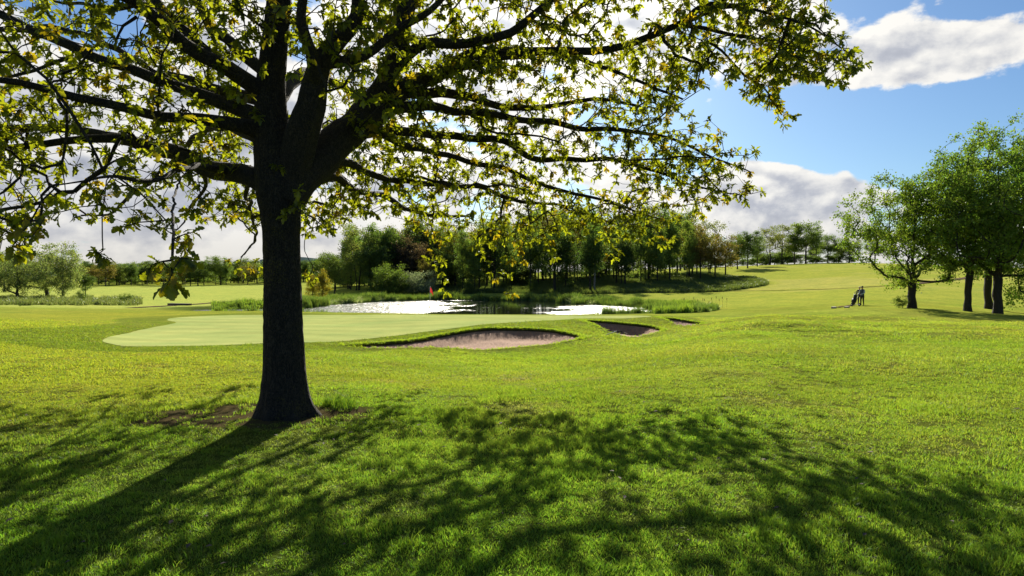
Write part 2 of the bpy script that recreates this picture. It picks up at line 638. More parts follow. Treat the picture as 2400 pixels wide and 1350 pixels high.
M['fair_hair'] = plain('fair_hair', (0.36, 0.25, 0.13), 0.6, 0.2)
M['cap_cloth'] = plain('cap_cloth', (0.03, 0.03, 0.035), 0.8, 0.2)
M['rubber'] = plain('rubber', (0.015, 0.015, 0.015), 0.8, 0.2)
M['bag'] = plain('bag_cloth', (0.012, 0.013, 0.020), 0.6, 0.2)
M['grey_plastic'] = plain('grey_plastic', (0.30, 0.32, 0.36), 0.45, 0.1)
M['far_hill'] = plain('far_hill', (0.05, 0.075, 0.075), 1.0, 0.3, 0.02)

# ---------------------------------------------------------------- terrain
CTRL = [  # photo column, photo row, metres ahead
    (0, 800, 18), (0, 765, 25), (0, 735, 45), (0, 712, 80), (0, 700, 105), (0, 690, 130), (0, 668, 230), (0, 656, 330),
    (-500, 800, 18), (-500, 735, 45), (-500, 705, 105), (-500, 665, 230),
    (300, 812, 20), (300, 778, 31), (300, 745, 44), (300, 718, 75), (300, 696, 120), (300, 672, 200), (300, 660, 300),
    (620, 806, 21), (620, 772, 32), (620, 738, 50), (620, 727, 58), (620, 710, 85), (620, 690, 125), (620, 667, 200), (620, 657, 300),
    (850, 815, 22.5), (850, 765, 34), (850, 737, 51), (850, 700, 105), (850, 688, 116), (850, 670, 150), (850, 650, 260),
    (1000, 818, 22.5), (1000, 791, 26), (1000, 738, 50), (1000, 699, 106), (1000, 686, 115), (1000, 672, 140), (1000, 655, 220),
    (1130, 819, 23.3), (1130, 774, 27), (1130, 752, 36), (1130, 738, 52), (1150, 699, 104), (1150, 685, 114), (1150, 668, 140),
    (1300, 812, 24), (1300, 776, 27.5), (1300, 752, 35), (1300, 738, 52), (1300, 700, 100), (1300, 684, 114), (1300, 660, 140), (1300, 642, 190),
    (1370, 792, 26), (1410, 757, 33), (1470, 793, 30), (1540, 771, 33), (1440, 752, 36), (1450, 739, 50),
    (1500, 717, 78), (1500, 684, 100), (1500, 655, 130), (1500, 636, 180),
    (1560, 748, 38), (1600, 770, 36), (1640, 755, 39), (1600, 738, 50), (1650, 730, 60),
    (1700, 855, 12.6), (1700, 803, 20), (1700, 766, 30), (1700, 748, 41), (1700, 738, 52), (1700, 705, 80), (1700, 680, 100), (1700, 652, 130), (1700, 628, 170),
    (1850, 742, 40), (2000, 842, 13.5), (2000, 792, 22), (2000, 752, 35), (2000, 725, 52), (2000, 717, 60), (2000, 687, 80), (2000, 655, 110), (2000, 619, 160), (2000, 616, 200), (2000, 625, 300),
    (2150, 722, 54), (2400, 842, 13.5), (2400, 792, 21), (2400, 762, 32), (2400, 744, 46), (2400, 735, 55), (2400, 700, 75), (2400, 662, 100), (2400, 640, 140), (2400, 630, 200),
    (2900, 842, 13.5), (2900, 792, 21), (2900, 745, 46), (2900, 700, 75), (2900, 640, 140), (1700, 630, 300), (1200, 640, 300),
]
cp, cz = [], []
for px, py, d in CTRL:
    P = at(px, py, d)
    cp.append((P[0] / d * 2.2, math.log(d)))
    cz.append(P[2])
for px in (-500, 200, 800, 1400, 2000, 2900):
    for d in (1.2, 3.0, 7.0, 10.5):
        cp.append(((px - 1200) / FPX * 2.2, math.log(d)))
        cz.append(0.0 if d < 9 else -0.06)
cp, cz = np.array(cp), np.array(cz)


def _phi(r2):
    return 0.5 * r2 * np.log(r2 + 1e-12)


def _tps_fit(p, z, reg=0.004):
    n = len(p)
    K = _phi(((p[:, None] - p[None]) ** 2).sum(-1)) + np.eye(n) * reg
    Pm = np.c_[np.ones(n), p]
    A = np.zeros((n + 3, n + 3))
    A[:n, :n], A[:n, n:], A[n:, :n] = K, Pm, Pm.T
    return np.linalg.solve(A, np.r_[z, 0, 0, 0])


TW = _tps_fit(cp, cz)


def base_z(X, Y):
    X, Y = np.asarray(X, float), np.asarray(Y, float)
    r = np.hypot(X, Y) + 1e-6
    th = np.arctan2(X, Y)
    tc = np.clip(th, -R(46), R(46))
    u = np.tan(tc) * 2.2
    v = np.log(np.clip(r * np.cos(tc), 1.2, 330))
    sh = u.shape
    q = np.c_[u.ravel(), v.ravel()]
    z = np.zeros(len(q))
    for s in range(0, len(q), 40000):
        qq = q[s:s + 40000]
        K = _phi(((qq[:, None] - cp[None]) ** 2).sum(-1))
        z[s:s + 40000] = K @ TW[:-3] + TW[-3] + qq @ TW[-2:]
    z = z.reshape(sh)
    w = sstep(R(60), R(120), np.abs(th))
    z = z * (1 - w)
    amp = sstep(2.5, 8, r)
    z = z + amp * 0.035 * fbm(X / 2.3, Y / 2.3, 5) + 0.010 * fbm(X / 0.5, Y / 0.5, 9)
    # hummocks on the rough to the right
    hum = sstep(0.20, 0.38, X / np.maximum(Y, 1)) * sstep(14, 22, Y) * (1 - sstep(46, 60, Y))
    z = z + hum * 0.30 * fbm(X / 5.0, Y / 3.4, 21) + 0.10 * sstep(60, 120, r) * fbm(X / 14, Y / 14, 31)
    return z


WATER_Z = -1.90


def on_water(px, py):
    r = ray(px, py)
    t = (WATER_Z - EYE) / r[2]
    return (r * t)[:2]


POND = np.array([on_water(*q) for q in [(450, 727), (560, 724), (700, 722), (775, 714), (860, 708), (960, 704.5), (1060, 703), (1180, 704), (1290, 706), (1345, 711), (1420, 715), (1490, 719.5),
                                        (1545, 725), (1585, 731), (1560, 737), (1480, 739)]] + [np.array([6, 59.5]), np.array([-8, 59]), np.array([-20, 60]), np.array([-27, 61.5])])
POND = catmull(np.c_[np.r_[POND, POND[:1]], np.zeros(len(POND) + 1)], 1.5)[:-1, :2]


def ground_z(X, Y):
    X, Y = np.asarray(X, float), np.asarray(Y, float)
    z = base_z(X, Y)
    near = (Y > 45) & (Y < 120) & (np.abs(X) < 60)
    if near.any():
        xs, ys = X[near], Y[near]
        sd = poly_sd(POND, xs, ys) + 0.5 * fbm(xs / 2.0, ys / 2.0, 77)
        zz = z[near]
        bank = WATER_Z + np.where(sd > 0, 0.16 * sd + 0.08 * np.minimum(sd, 1), 0.35 * np.maximum(sd, -2.5))
        k = sstep(7, 1.0, sd)
        zz = np.where(sd < 0, bank, np.where(k > 0, zz * (1 - k) + np.maximum(np.minimum(zz, bank), WATER_Z + 0.05) * k, zz))
        z = z.copy()
        z[near] = zz
    return z


def gz(x, y):
    return float(ground_z(np.array([x]), np.array([y]))[0])


def hit(px, py, d0=3.0, d1=400):
    """where the sight line through a photo pixel meets the ground"""
    ds = np.exp(np.linspace(math.log(d0), math.log(d1), 900))
    r = ray(px, py)
    P = np.array([0, 0, EYE]) + r[None] * (ds / r[1])[:, None]
    h = P[:, 2] - ground_z(P[:, 0], P[:, 1])
    k = np.where(h < 0)[0]
    if len(k) == 0:
        return P[-1]
    i = k[0]
    if i == 0:
        return P[0]
    t = h[i - 1] / (h[i - 1] - h[i])
    return P[i - 1] * (1 - t) + P[i] * t


def spot(px, d):
    x = (px - 1200) / FPX * d
    return np.array([x, d, gz(x, d)])


def closed(pts, step):
    """smooth closed outline in plan"""
    P = np.asarray(pts, float)[:, :2]
    k = len(P)
    Q = np.c_[np.r_[P[-2:], P, P[:3]], np.zeros(k + 5)]
    c = []
    for i in range(2, k + 2):
        p0, p1, p2, p3 = Q[i - 1], Q[i], Q[i + 1], Q[i + 2]
        m = max(1, int(np.linalg.norm(p2 - p1) / step))
        for t in np.arange(m) / m:
            c.append(0.5 * ((2 * p1) + (-p0 + p2) * t + (2 * p0 - 5 * p1 + 4 * p2 - p3) * t * t + (-p0 + 3 * p1 - 3 * p2 + p3) * t ** 3))
    return np.array(c)[:, :2]


# bunker outlines: front edge then back lip (photo column, metres ahead)
BUNK = {
    'long': dict(front=[(800, 22.6), (870, 22.2), (960, 22.5), (1060, 22.7), (1160, 23.1), (1260, 23.8), (1330, 24.9)], back=[(1366, 26.0), (1330, 27.2), (1270, 27.9), (1190, 27.9), (1120, 27.4), (1040, 26.4), (960, 25.0), (870, 23.9)]),
    'middle': dict(front=[(1425, 30.6), (1470, 30.0), (1510, 30.3), (1545, 31.6)], back=[(1552, 33.0), (1520, 34.3), (1460, 34.6), (1400, 34.4), (1364, 34.2), (1385, 32.4)]),
    'small': dict(front=[(1575, 37.0), (1600, 36.4), (1630, 37.3)], back=[(1648, 38.4), (1620, 39.6), (1580, 40.2), (1545, 40.2), (1556, 38.6)]),
}
for b in BUNK.values():
    pts = [((px - 1200) / FPX * d, d) for px, d in b['front'] + b['back']]
    b['poly'] = closed(pts, 0.18)
    nf = len(b['front'])
    b['front_xy'] = np.array(pts[:nf])
    b['back_xy'] = np.array(pts[nf:])

GREEN = closed([hit(*q)[:2] for q in [(240, 800), (275, 786), (340, 772), (412, 757), (392, 750), (420, 744), (520, 739.5), (620, 738.5), (800, 738), (1000, 737.5), (1200, 738.5), (1400, 740), (1520, 741),
                                      (1490, 745), (1330, 749), (1180, 757), (1060, 770), (960, 783), (860, 795), (720, 803), (560, 808), (400, 812), (290, 812)]], 0.5)
ROUGH = closed([hit(*q)[:2] for q in [(880, 692), (1060, 690), (1250, 688), (1450, 688), (1600, 686), (1730, 679), (1797, 664), (1745, 651), (1640, 645), (1480, 648), (1300, 655), (1050, 668), (900, 675)]], 1.0)
TRUNK_XY = at(667, 985, 8.0)[:2]


def tint_at(X, Y, soil=True):
    """ground colour: kinds of grass, bare soil, shade put in under the near blades"""
    base = np.array([0.143, 0.180, 0.025])
    col = np.tile(base, (len(X), 1)).astype(float)
    u = X / np.maximum(Y, 0.5)
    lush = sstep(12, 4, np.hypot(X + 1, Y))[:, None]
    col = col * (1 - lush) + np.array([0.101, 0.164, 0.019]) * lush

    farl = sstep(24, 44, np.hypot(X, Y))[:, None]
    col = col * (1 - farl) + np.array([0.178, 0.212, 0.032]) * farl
    pat = 0.22 * fbm(X / 2.4, Y / 2.4, 201) + 0.16 * fbm(X / 0.7, Y / 0.7, 202) + 0.14 * fbm(X / 7, Y / 7, 203)
    hue = fbm(X / 1.7, Y / 1.7, 204)
    col = col * (1 + pat)[:, None] * np.c_[1 + 0.16 * hue, 1 + 0.02 * hue, 1 + 0.3 * hue]

    def blend(mask, c):
        nonlocal col
        mask = np.clip(mask, 0, 1)[:, None]
        col = col * (1 - mask) + np.array(c) * mask
    n = fbm(X / 9, Y / 9, 3)
    blend(0.55 * sstep(-0.1, 0.5, n) * sstep(9, 16, Y), (0.180, 0.192, 0.028))
    # fairways
    blend(sstep(-0.28, -0.34, u) * sstep(62, 72, Y) * (1 - sstep(190, 215, Y)), (0.27, 0.31, 0.075))
    blend(sstep(0.16, 0.22, u) * sstep(60, 75, Y), (0.225, 0.252, 0.042))
    blend(0.6 * sstep(0.25, 0.4, u) * sstep(75, 95, Y) * sstep(0.0, 0.4, fbm(X / 16, Y / 7, 8)), (0.31, 0.29, 0.09))
    sd = poly_sd(GREEN, X, Y)
    blend(sstep(3.2, 2.6, sd) * sstep(-0.1, 0.2, sd) * 0.7, (0.098, 0.125, 0.016))
    blend(0.7 * sstep(9, 4, np.abs(sd - 5.5)) * sstep(-0.2, -0.5, u) * (sd > 3.0), (0.195, 0.207, 0.024))
    blend(sstep(0.5, -0.5, poly_sd(ROUGH, X, Y)), (0.055, 0.075, 0.015))
    blend(sstep(5.0, 1.0, poly_sd(POND, X, Y)), (0.060, 0.085, 0.016))
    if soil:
        dk = (0.45 + 0.55 * sstep(9, 24, np.hypot(X, Y)))[:, None]  # near ground darkened for thatch, soil and the shade among the blades
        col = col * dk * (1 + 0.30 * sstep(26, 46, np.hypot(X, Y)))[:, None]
        blend(bare_at(X, Y), (0.052, 0.038, 0.025))
    return col


def bare_at(X, Y):
    dx, dy = X - (TRUNK_XY[0] - 0.42), Y - (TRUNK_XY[1] + 0.0)
    q = np.sqrt((dx / 1.45) ** 2 + (dy / 0.75) ** 2) + 0.30 * fbm(X / 0.25, Y / 0.25, 14)
    a = sstep(1.12, 0.80, q)
    # small scuffed spots in the lawn
    n = fbm(X / 0.33, Y / 0.33, 41, 3)
    s = sstep(0.44, 0.58, n) * sstep(0.0, 0.3, fbm(X / 1.9, Y / 1.9, 47)) * sstep(14, 9, Y)
    return np.maximum(a, s * 0.8)


def build_ground():
    th_f = np.arange(-50, 50.001, 0.17)
    th_b = np.arange(53, 307.01, 4.0)
    th = np.radians(np.r_[th_f, th_b])
    rs = [0.6]
    while rs[-1] < 2600:
        r = rs[-1]
        k = 1.05 if r < 2.5 else 1.012 if r < 20 else 1.0055 if r < 42 else 1.010 if r < 130 else 1.03
        rs.append(r * k)
    rs = np.array(rs)
    X = rs[:, None] * np.sin(th)[None]
    Y = rs[:, None] * np.cos(th)[None]
    Z = ground_z(X, Y)
    V = np.stack([X, Y, Z], -1).reshape(-1, 3)
    nr, nt = X.shape
    i = np.arange(nr - 1)[:, None] * nt
    j = np.arange(nt)[None]
    jn = (j + 1) % nt
    F = np.stack([i + j, i + jn, i + nt + jn, i + nt + j], -1).reshape(-1, 4)
    # leave out the hollows of the bunkers
    drop = np.zeros(len(V), bool)
    for b in BUNK.values():
        P = b['poly']
        lo, hi = P.min(0) - 1, P.max(0) + 1
        k = (V[:, 0] > lo[0]) & (V[:, 0] < hi[0]) & (V[:, 1] > lo[1]) & (V[:, 1] < hi[1])
        kk = np.where(k)[0]
        drop[kk] = poly_sd(P, V[kk, 0], V[kk, 1]) < 0.06
    F = F[~drop[F].any(1)]
    cen = np.array([[0, 0, 0.0]])
    n0 = len(V)
    V = np.r_[V, cen]
    fan = np.stack([np.arange(nt), np.full(nt, n0), (np.arange(nt) + 1) % nt], 1)
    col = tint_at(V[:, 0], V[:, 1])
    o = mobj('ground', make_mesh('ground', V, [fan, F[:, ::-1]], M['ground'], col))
    o['kind'] = 'structure'
    return o


build_ground()


def sheet(name, poly, dz, mat, spacing, kind='structure', tint=None, zfun=None, parent=None):
    """flat-lying sheet with a clean outline that follows the ground"""
    lo, hi = poly.min(0), poly.max(0)
    gx, gy = np.meshgrid(np.arange(lo[0], hi[0], spacing), np.arange(lo[1], hi[1], spacing))
    gx, gy = gx.ravel(), gy.ravel()
    k = poly_sd(poly, gx, gy) < -spacing * 0.45
    pts = np.r_[poly, np.c_[gx[k], gy[k]]]
    n = len(poly)
    res = delaunay_2d_cdt([Vector(p) for p in pts], [(i, (i + 1) % n) for i in range(n)], [list(range(n))], 1, 1e-5)
    v = np.array([tuple(p) for p in res[0]])
    f = np.array([t for t in res[2] if len(t) == 3])
    z = (ground_z if zfun is None else zfun)(v[:, 0], v[:, 1]) + dz
    a, b, c = v[f[:, 0]], v[f[:, 1]], v[f[:, 2]]
    cr = (b - a)[:, 0] * (c - a)[:, 1] - (b - a)[:, 1] * (c - a)[:, 0]
    f = np.where((cr < 0)[:, None], f[:, ::-1], f)
    V = np.c_[v, z]
    col = tint(v[:, 0], v[:, 1]) if tint else None
    o = mobj(name, make_mesh(name, V, [f], mat, col), parent)
    if kind:
        o['kind'] = kind
    return o


def green_tint(X, Y):
    n = fbm(X / 3.0, Y / 3.0, 61)
    # mowing passes run across the green
    s = 0.5 + 0.5 * np.sign(np.sin((X * 0.35 + Y) * 2.2))
    c = np.array([0.31, 0.355, 0.125])
    return c[None] * (1 + 0.12 * n + 0.10 * (s - 0.5) + 0.10 * fbm(X / 9, Y / 1.2, 62))[:, None]


sheet('putting_green', GREEN, 0.010, M['green'], 0.6, tint=green_tint)
RUF = [(on_water(800, 722), 9, 11, 0.85), (on_water(930, 712), 10, 16, 0.8), (on_water(900, 730), 8, 5, 0.5), (on_water(620, 727), 12, 10, .8), (on_water(1430, 721), 7.5, 8, 0.95), (on_water(1380, 734), 6, 4, .7), (on_water(1110, 704), 30, 1.0, 0.5)]


def water_tint(X, Y):
    r = np.zeros(len(X))
    for (c, a, b, w) in RUF:
        r += w * np.exp(-((X - c[0]) / a) ** 2 - ((Y - c[1]) / b) ** 2)
    return np.c_[r, r, r]


WPOLY = POND + (POND - POND.mean(0)) / np.linalg.norm(POND - POND.mean(0), axis=1, keepdims=True) * 1.6
sheet('pond', WPOLY, 0.0, M['water'], 1.2, tint=water_tint, zfun=lambda x, y: np.full(len(x), WATER_Z))


# ---------------------------------------------------------------- bunkers
def dist_line(L, X, Y):
    d = np.full(X.shape, 1e9)
    for a, b in zip(L[:-1], L[1:]):
        e = b - a
        t = np.clip(((X - a[0]) * e[0] + (Y - a[1]) * e[1]) / (e @ e), 0, 1)
        d = np.minimum(d, np.hypot(X - a[0] - t * e[0], Y - a[1] - t * e[1]))
    return d


def build_bunker(b, label, drop):
    P = b['poly']
    c = P.mean(0)
    root = thing('sand_bunker', label, 'bunker', (c[0], c[1], gz(*c)))
    off = np.array([c[0], c[1], gz(*c)])

    def depth(X, Y):
        e = np.maximum(-poly_sd(P, X, Y), 0)
        df, db = dist_line(b['front_xy'], X, Y), dist_line(b['back_xy'], X, Y)
        w = df / (df + db + 1e-6)
        w = sstep(0.25, 0.75, w)
        return w * (0.06 + (drop - 0.06) * sstep(0, 1.1, e)) + (1 - w) * (0.02 + drop * 0.75 * sstep(0, 1.4, e))
    s = sheet('sand', P, 0, M['sand'], 0.16, kind=None, zfun=lambda x, y: ground_z(x, y) - depth(x, y) + 0.02 * fbm(x / 0.45, y / 0.45, 91), parent=root)
    s.data.transform(Matrix.Translation(-Vector(off)))
    # turf lip: skirt of grass outside the edge, rolled over it, then a cut earth face down to the sand
    n = len(P)
    T = np.roll(P, -1, 0) - np.roll(P, 1, 0)
    N = np.c_[T[:, 1], -T[:, 0]]
    N /= np.linalg.norm(N, axis=1, keepdims=True)
    if poly_sd(P, (P[:1] + N[:1] * 0.05)[:, 0], (P[:1] + N[:1] * 0.05)[:, 1])[0] < 0:
        N = -N
    df, db = dist_line(b['front_xy'], P[:, 0], P[:, 1]), dist_line(b['back_xy'], P[:, 0], P[:, 1])
    back = sstep(0.3, 0.7, df / (df + db + 1e-6))
    dz = depth(P[:, 0], P[:, 1])
    rough = 0.02 * fbm(P[:, 0] / 0.3, P[:, 1] / 0.3, 17)
    rings, cols = [], []
    for k, (o_, zz) in enumerate([(0.75, 0.004), (0.40, 0.018), (0.12, 0.035), (-0.03, 0.030), (-0.06, -0.02), (-0.02, None)]):
        q = P + N * (o_ + rough * (1 if k > 1 else 0))[:, None] if not np.isscalar(o_ + rough) else P
        z = ground_z(q[:, 0], q[:, 1]) + (zz + 0.02 * back * (k in (2, 3)) if zz is not None else -dz - 0.10)
        rings.append(np.c_[q, z])
        cc = tint_at(q[:, 0], q[:, 1])
        cols.append(cc if k < 4 else np.tile([0.055, 0.055, 0.02] if k == 4 else [0.05, 0.035, 0.025], (n, 1)))
    V = np.concatenate(rings)
    i = np.arange(len(rings) - 1)[:, None] * n
    j = np.arange(n)[None]
    jn = (j + 1) % n
    F = np.stack([i + j, i + jn, i + n + jn, i + n + j], -1).reshape(-1, 4)
    mobj('turf_lip', make_mesh('turf_lip', V - off, [F], M['ground'], np.concatenate(cols)), root)
    return root


build_bunker(BUNK['long'], 'longest of the three sand bunkers, in front of the green', 0.32)
build_bunker(BUNK['middle'], 'middle sand bunker in deep shade with a rake at its front edge', 0.44)
build_bunker(BUNK['small'], 'smallest and farthest of the three sand bunkers, a narrow sliver', 0.30)


# ---------------------------------------------------------------- grass
def blade_clump(name, rng, n, rad, h, w, mat, lean=0.45, colors=((1, 1, 1),), cv=0.25, seed_heads=0.0):
    V, F3, F4, Cc = [], [], [], []
    k = 0
    for _ in range(n):
        a, rr = rng.uniform(0, 6.283), rad * math.sqrt(rng.uniform())
        b = np.array([rr * math.cos(a), rr * math.sin(a), -0.004])
        hh = h * rng.uniform(0.55, 1.25)
        la = rng.uniform(0, 6.283)
        ln = hh * lean * rng.uniform(0.2, 1.6)
        tip = b + np.array([math.cos(la) * ln, math.sin(la) * ln, hh])
        mid = b + np.array([math.cos(la) * ln * 0.3, math.sin(la) * ln * 0.3, hh * 0.6])
        wa = rng.uniform(0, 6.283)
        s = np.array([math.cos(wa), math.sin(wa), 0]) * w * rng.uniform(0.7, 1.3)
        V += [b - s, b + s, mid - s * 0.8, mid + s * 0.8, tip]
        F4.append([k, k + 1, k + 3, k + 2])
        F3.append([k + 2, k + 3, k + 4])
        c = np.array(colors[rng.integers(len(colors))]) * (1 + cv * rng.uniform(-1, 1))
        Cc += [c] * 5
        k += 5
    return make_mesh(name, np.array(V), [np.array(F3), np.array(F4)], mat, np.array(Cc), smooth=False)


def scatter(name, P, rot, scl, idx, protos, turf=None):
    """points that carry one clump each, drawn by geometry nodes: uncountable ground cover"""
    me = bpy.data.meshes.new(name)
    me.vertices.add(len(P))
    me.vertices.foreach_set('co', np.asarray(P, np.float32).ravel())
    for nm, ty, dat in (('rot', 'FLOAT_VECTOR', rot), ('scl', 'FLOAT_VECTOR', scl)):
        a = me.attributes.new(nm, ty, 'POINT')
        a.data.foreach_set('vector', np.asarray(dat, np.float32).ravel())
    a = me.attributes.new('idx', 'INT', 'POINT')
    a.data.foreach_set('value', np.asarray(idx, np.int32))
    if turf is not None:
        a = me.attributes.new('turf', 'FLOAT_VECTOR', 'POINT')
        a.data.foreach_set('vector', np.asarray(turf, np.float32).ravel())
    o = mobj(name, me)
    o['kind'] = 'stuff'
    ng = bpy.data.node_groups.new(name, 'GeometryNodeTree')
    ng.interface.new_socket('Geometry', in_out='INPUT', socket_type='NodeSocketGeometry')
    ng.interface.new_socket('Geometry', in_out='OUTPUT', socket_type='NodeSocketGeometry')
    gi, go = ng.nodes.new('NodeGroupInput'), ng.nodes.new('NodeGroupOutput')
    inst = ng.nodes.new('GeometryNodeInstanceOnPoints')
    col = bpy.data.collections.new(name + '_clumps')
    for q, m_ in enumerate(protos):
        ob = bpy.data.objects.new('%s_clump%02d' % (name, q), m_)
        col.objects.link(ob)
    ci = ng.nodes.new('GeometryNodeCollectionInfo')
    ci.inputs['Collection'].default_value = col
    ci.inputs['Separate Children'].default_value = True
    ci.inputs['Reset Children'].default_value = True

    def attr(nm, ty):
        n_ = ng.nodes.new('GeometryNodeInputNamedAttribute')
        n_.data_type = ty
        n_.inputs[0].default_value = nm
        return n_.outputs[0]
    L = ng.links.new
    L(gi.outputs[0], inst.inputs['Points'])
    L(ci.outputs[0], inst.inputs['Instance'])
    inst.inputs['Pick Instance'].default_value = True
    L(attr('idx', 'INT'), inst.inputs['Instance Index'])
    L(attr('rot', 'FLOAT_VECTOR'), inst.inputs['Rotation'])
    L(attr('scl', 'FLOAT_VECTOR'), inst.inputs['Scale'])
    L(inst.outputs[0], go.inputs[0])
    mod = o.modifiers.new('scatter', 'NODES')
    mod.node_group = ng
    return o


def fan_points(rng, n, r0, r1, half=43.0):
    th = np.radians(rng.uniform(-half, half, n))
    r = np.sqrt(rng.uniform(r0 * r0, r1 * r1, n))
    return r * np.sin(th), r * np.cos(th)


def keep_grass(X, Y, edge=0.03):
    k = np.ones(len(X), bool)
    for b in BUNK.values():
        k &= poly_sd(b['poly'], X, Y) > edge
    k &= poly_sd(GREEN, X, Y) > 0.10 + 1.3 * RNG.uniform(0, 1, len(X)) ** 2
    k &= np.hypot(X - TRUNK_XY[0], Y - TRUNK_XY[1]) > 0.33
    return k


def grass_layers():
    rng = np.random.default_rng(5)
    greens = ((0.75, 0.95, 0.8), (0.9, 1.0, 0.9), (1.0, 1.0, 1.0), (1.15, 1.05, 1.0), (0.6, 0.85, 0.7), (1.3, 1.1, 1.3))
    near = [blade_clump('lawn_clump', rng, 36, 0.065, 0.027, 0.0021, M['lawn_blade'], 0.8, greens) for _ in range(6)]
    lush = [blade_clump('lawn_tall_clump', rng, 26, 0.06, 0.046, 0.0025, M['lawn_blade'], 0.8, greens[:4]) for _ in range(3)]
    dry = [blade_clump('lawn_dry_clump', rng, 22, 0.06, 0.022, 0.0022, M['lawn_blade'], 1.2, ((1.35, 1.10, 2.2), (1.15, 1.0, 1.7), (1.0, 0.85, 1.4))) for _ in range(3)]
    protos = near + lush + dry
    XX, YY, SS, ZZ = [], [], [], []
    for (r0, r1, den, s, sz) in ((1.8, 7, 330, 1.0, 1.0), (7, 13, 190, 1.25, 1.0), (13, 24, 85, 1.9, 1.05), (24, 46, 28, 3.0, 1.1)):
        hw = 62 if r1 < 15 else 55 if r1 < 30 else 48
        n = int(den * R(hw * 2) / 2 * (r1 * r1 - r0 * r0))
        x, y = fan_points(rng, n, r0, r1, hw)
        XX.append(x), YY.append(y), SS.append(np.full(n, s)), ZZ.append(np.full(n, sz))
    X, Y, S, Z = map(np.concatenate, (XX, YY, SS, ZZ))
    bare = bare_at(X, Y)
    k = keep_grass(X, Y) & (rng.uniform(0, 1, len(X)) > bare * 0.86) & (rng.uniform(0, 1, len(X)) > 0.9 * sstep(28, 46, np.hypot(X, Y)))
    X, Y, S, Z = X[k], Y[k], S[k], Z[k]
    n = len(X)
    l1 = fbm(X / 0.55, Y / 0.55, 101) + 0.6 * fbm(X / 2.1, Y / 2.1, 102)
    l2 = fbm(X / 0.8, Y / 0.8, 111) + 0.5 * fbm(X / 3.0, Y / 3.0, 112)
    idx = rng.integers(0, 6, n)
    t = (l1 + rng.normal(0, 0.25, n)) > 0.55
    idx[t] = rng.integers(6, 9, t.sum())
    dr = (l2 + rng.normal(0, 0.3, n)) > 0.50
    idx[dr] = rng.integers(9, 12, dr.sum())
    hs = Z * (0.85 + 0.5 * l1) * rng.uniform(0.8, 1.2, n)
    hs = np.clip(hs, 0.4, 1.5)
    P = np.c_[X, Y, ground_z(X, Y)]
    rot = np.c_[rng.normal(0, 0.10, n), rng.normal(0, 0.10, n), rng.uniform(0, 6.283, n)]
    ss = S * rng.uniform(0.85, 1.2, n)
    scatter('lawn_grass', P, rot, np.c_[ss, ss, hs * np.sqrt(S)], idx, protos, tint_at(X, Y, False))
    # shaggy fringe on the bunker lips
    fr = [blade_clump('lip_clump', rng, 22, 0.10, 0.065, 0.006, M['grass_blade'], 1.0, greens[:4]) for _ in range(4)]
    px, py = [], []
    for b in BUNK.values():
        P_ = b['poly']
        df_, db_ = dist_line(b['front_xy'], P_[:, 0], P_[:, 1]), dist_line(b['back_xy'], P_[:, 0], P_[:, 1])
        P_b = P_[df_ / (df_ + db_ + 1e-6) > 0.45]
        for rep in range(9):
            q = (P_b if rep > 1 else P_) + rng.normal(0, 0.10, (P_b if rep > 1 else P_).shape)
            q = q[poly_sd(P_, q[:, 0], q[:, 1]) > -0.05]
            px.append(q[:, 0]), py.append(q[:, 1])
    X, Y = np.concatenate(px), np.concatenate(py)
    n = len(X)
    scatter('bunker_edge_grass', np.c_[X, Y, ground_z(X, Y) + 0.03], np.c_[rng.normal(0, .25, n), rng.normal(0, .25, n), rng.uniform(0, 6.28, n)], np.c_[np.ones(n), np.ones(n), rng.uniform(.7, 1.3, n)], rng.integers(0, 4, n), fr)
    # long grass under the wood and round the pond
    lg = [blade_clump('long_clump', rng, 30, 0.35, 0.42, 0.018, M['reed'], 0.5, ((0.75, 0.75, 0.7), (0.95, 0.9, 0.9), (1.2, 1.0, 1.2), (0.6, 0.65, 0.6))) for _ in range(5)]
    lo, hi = ROUGH.min(0), ROUGH.max(0)
    x, y = rng.uniform(lo[0], hi[0], 26000), rng.uniform(lo[1], hi[1], 26000)
    k = poly_sd(ROUGH, x, y) < 0
    X, Y = x[k], y[k]
    n = len(X)
    sc_ = rng.uniform(.7, 1.3, n)
    scatter('long_grass', np.c_[X, Y, ground_z(X, Y)], np.c_[np.zeros(n), np.zeros(n), rng.uniform(0, 6.28, n)], np.c_[sc_ * 1.3, sc_ * 1.3, sc_ * (1 + .6 * fbm(X / 5, Y / 5, 8))], rng.integers(0, 5, n), lg)


grass_layers()


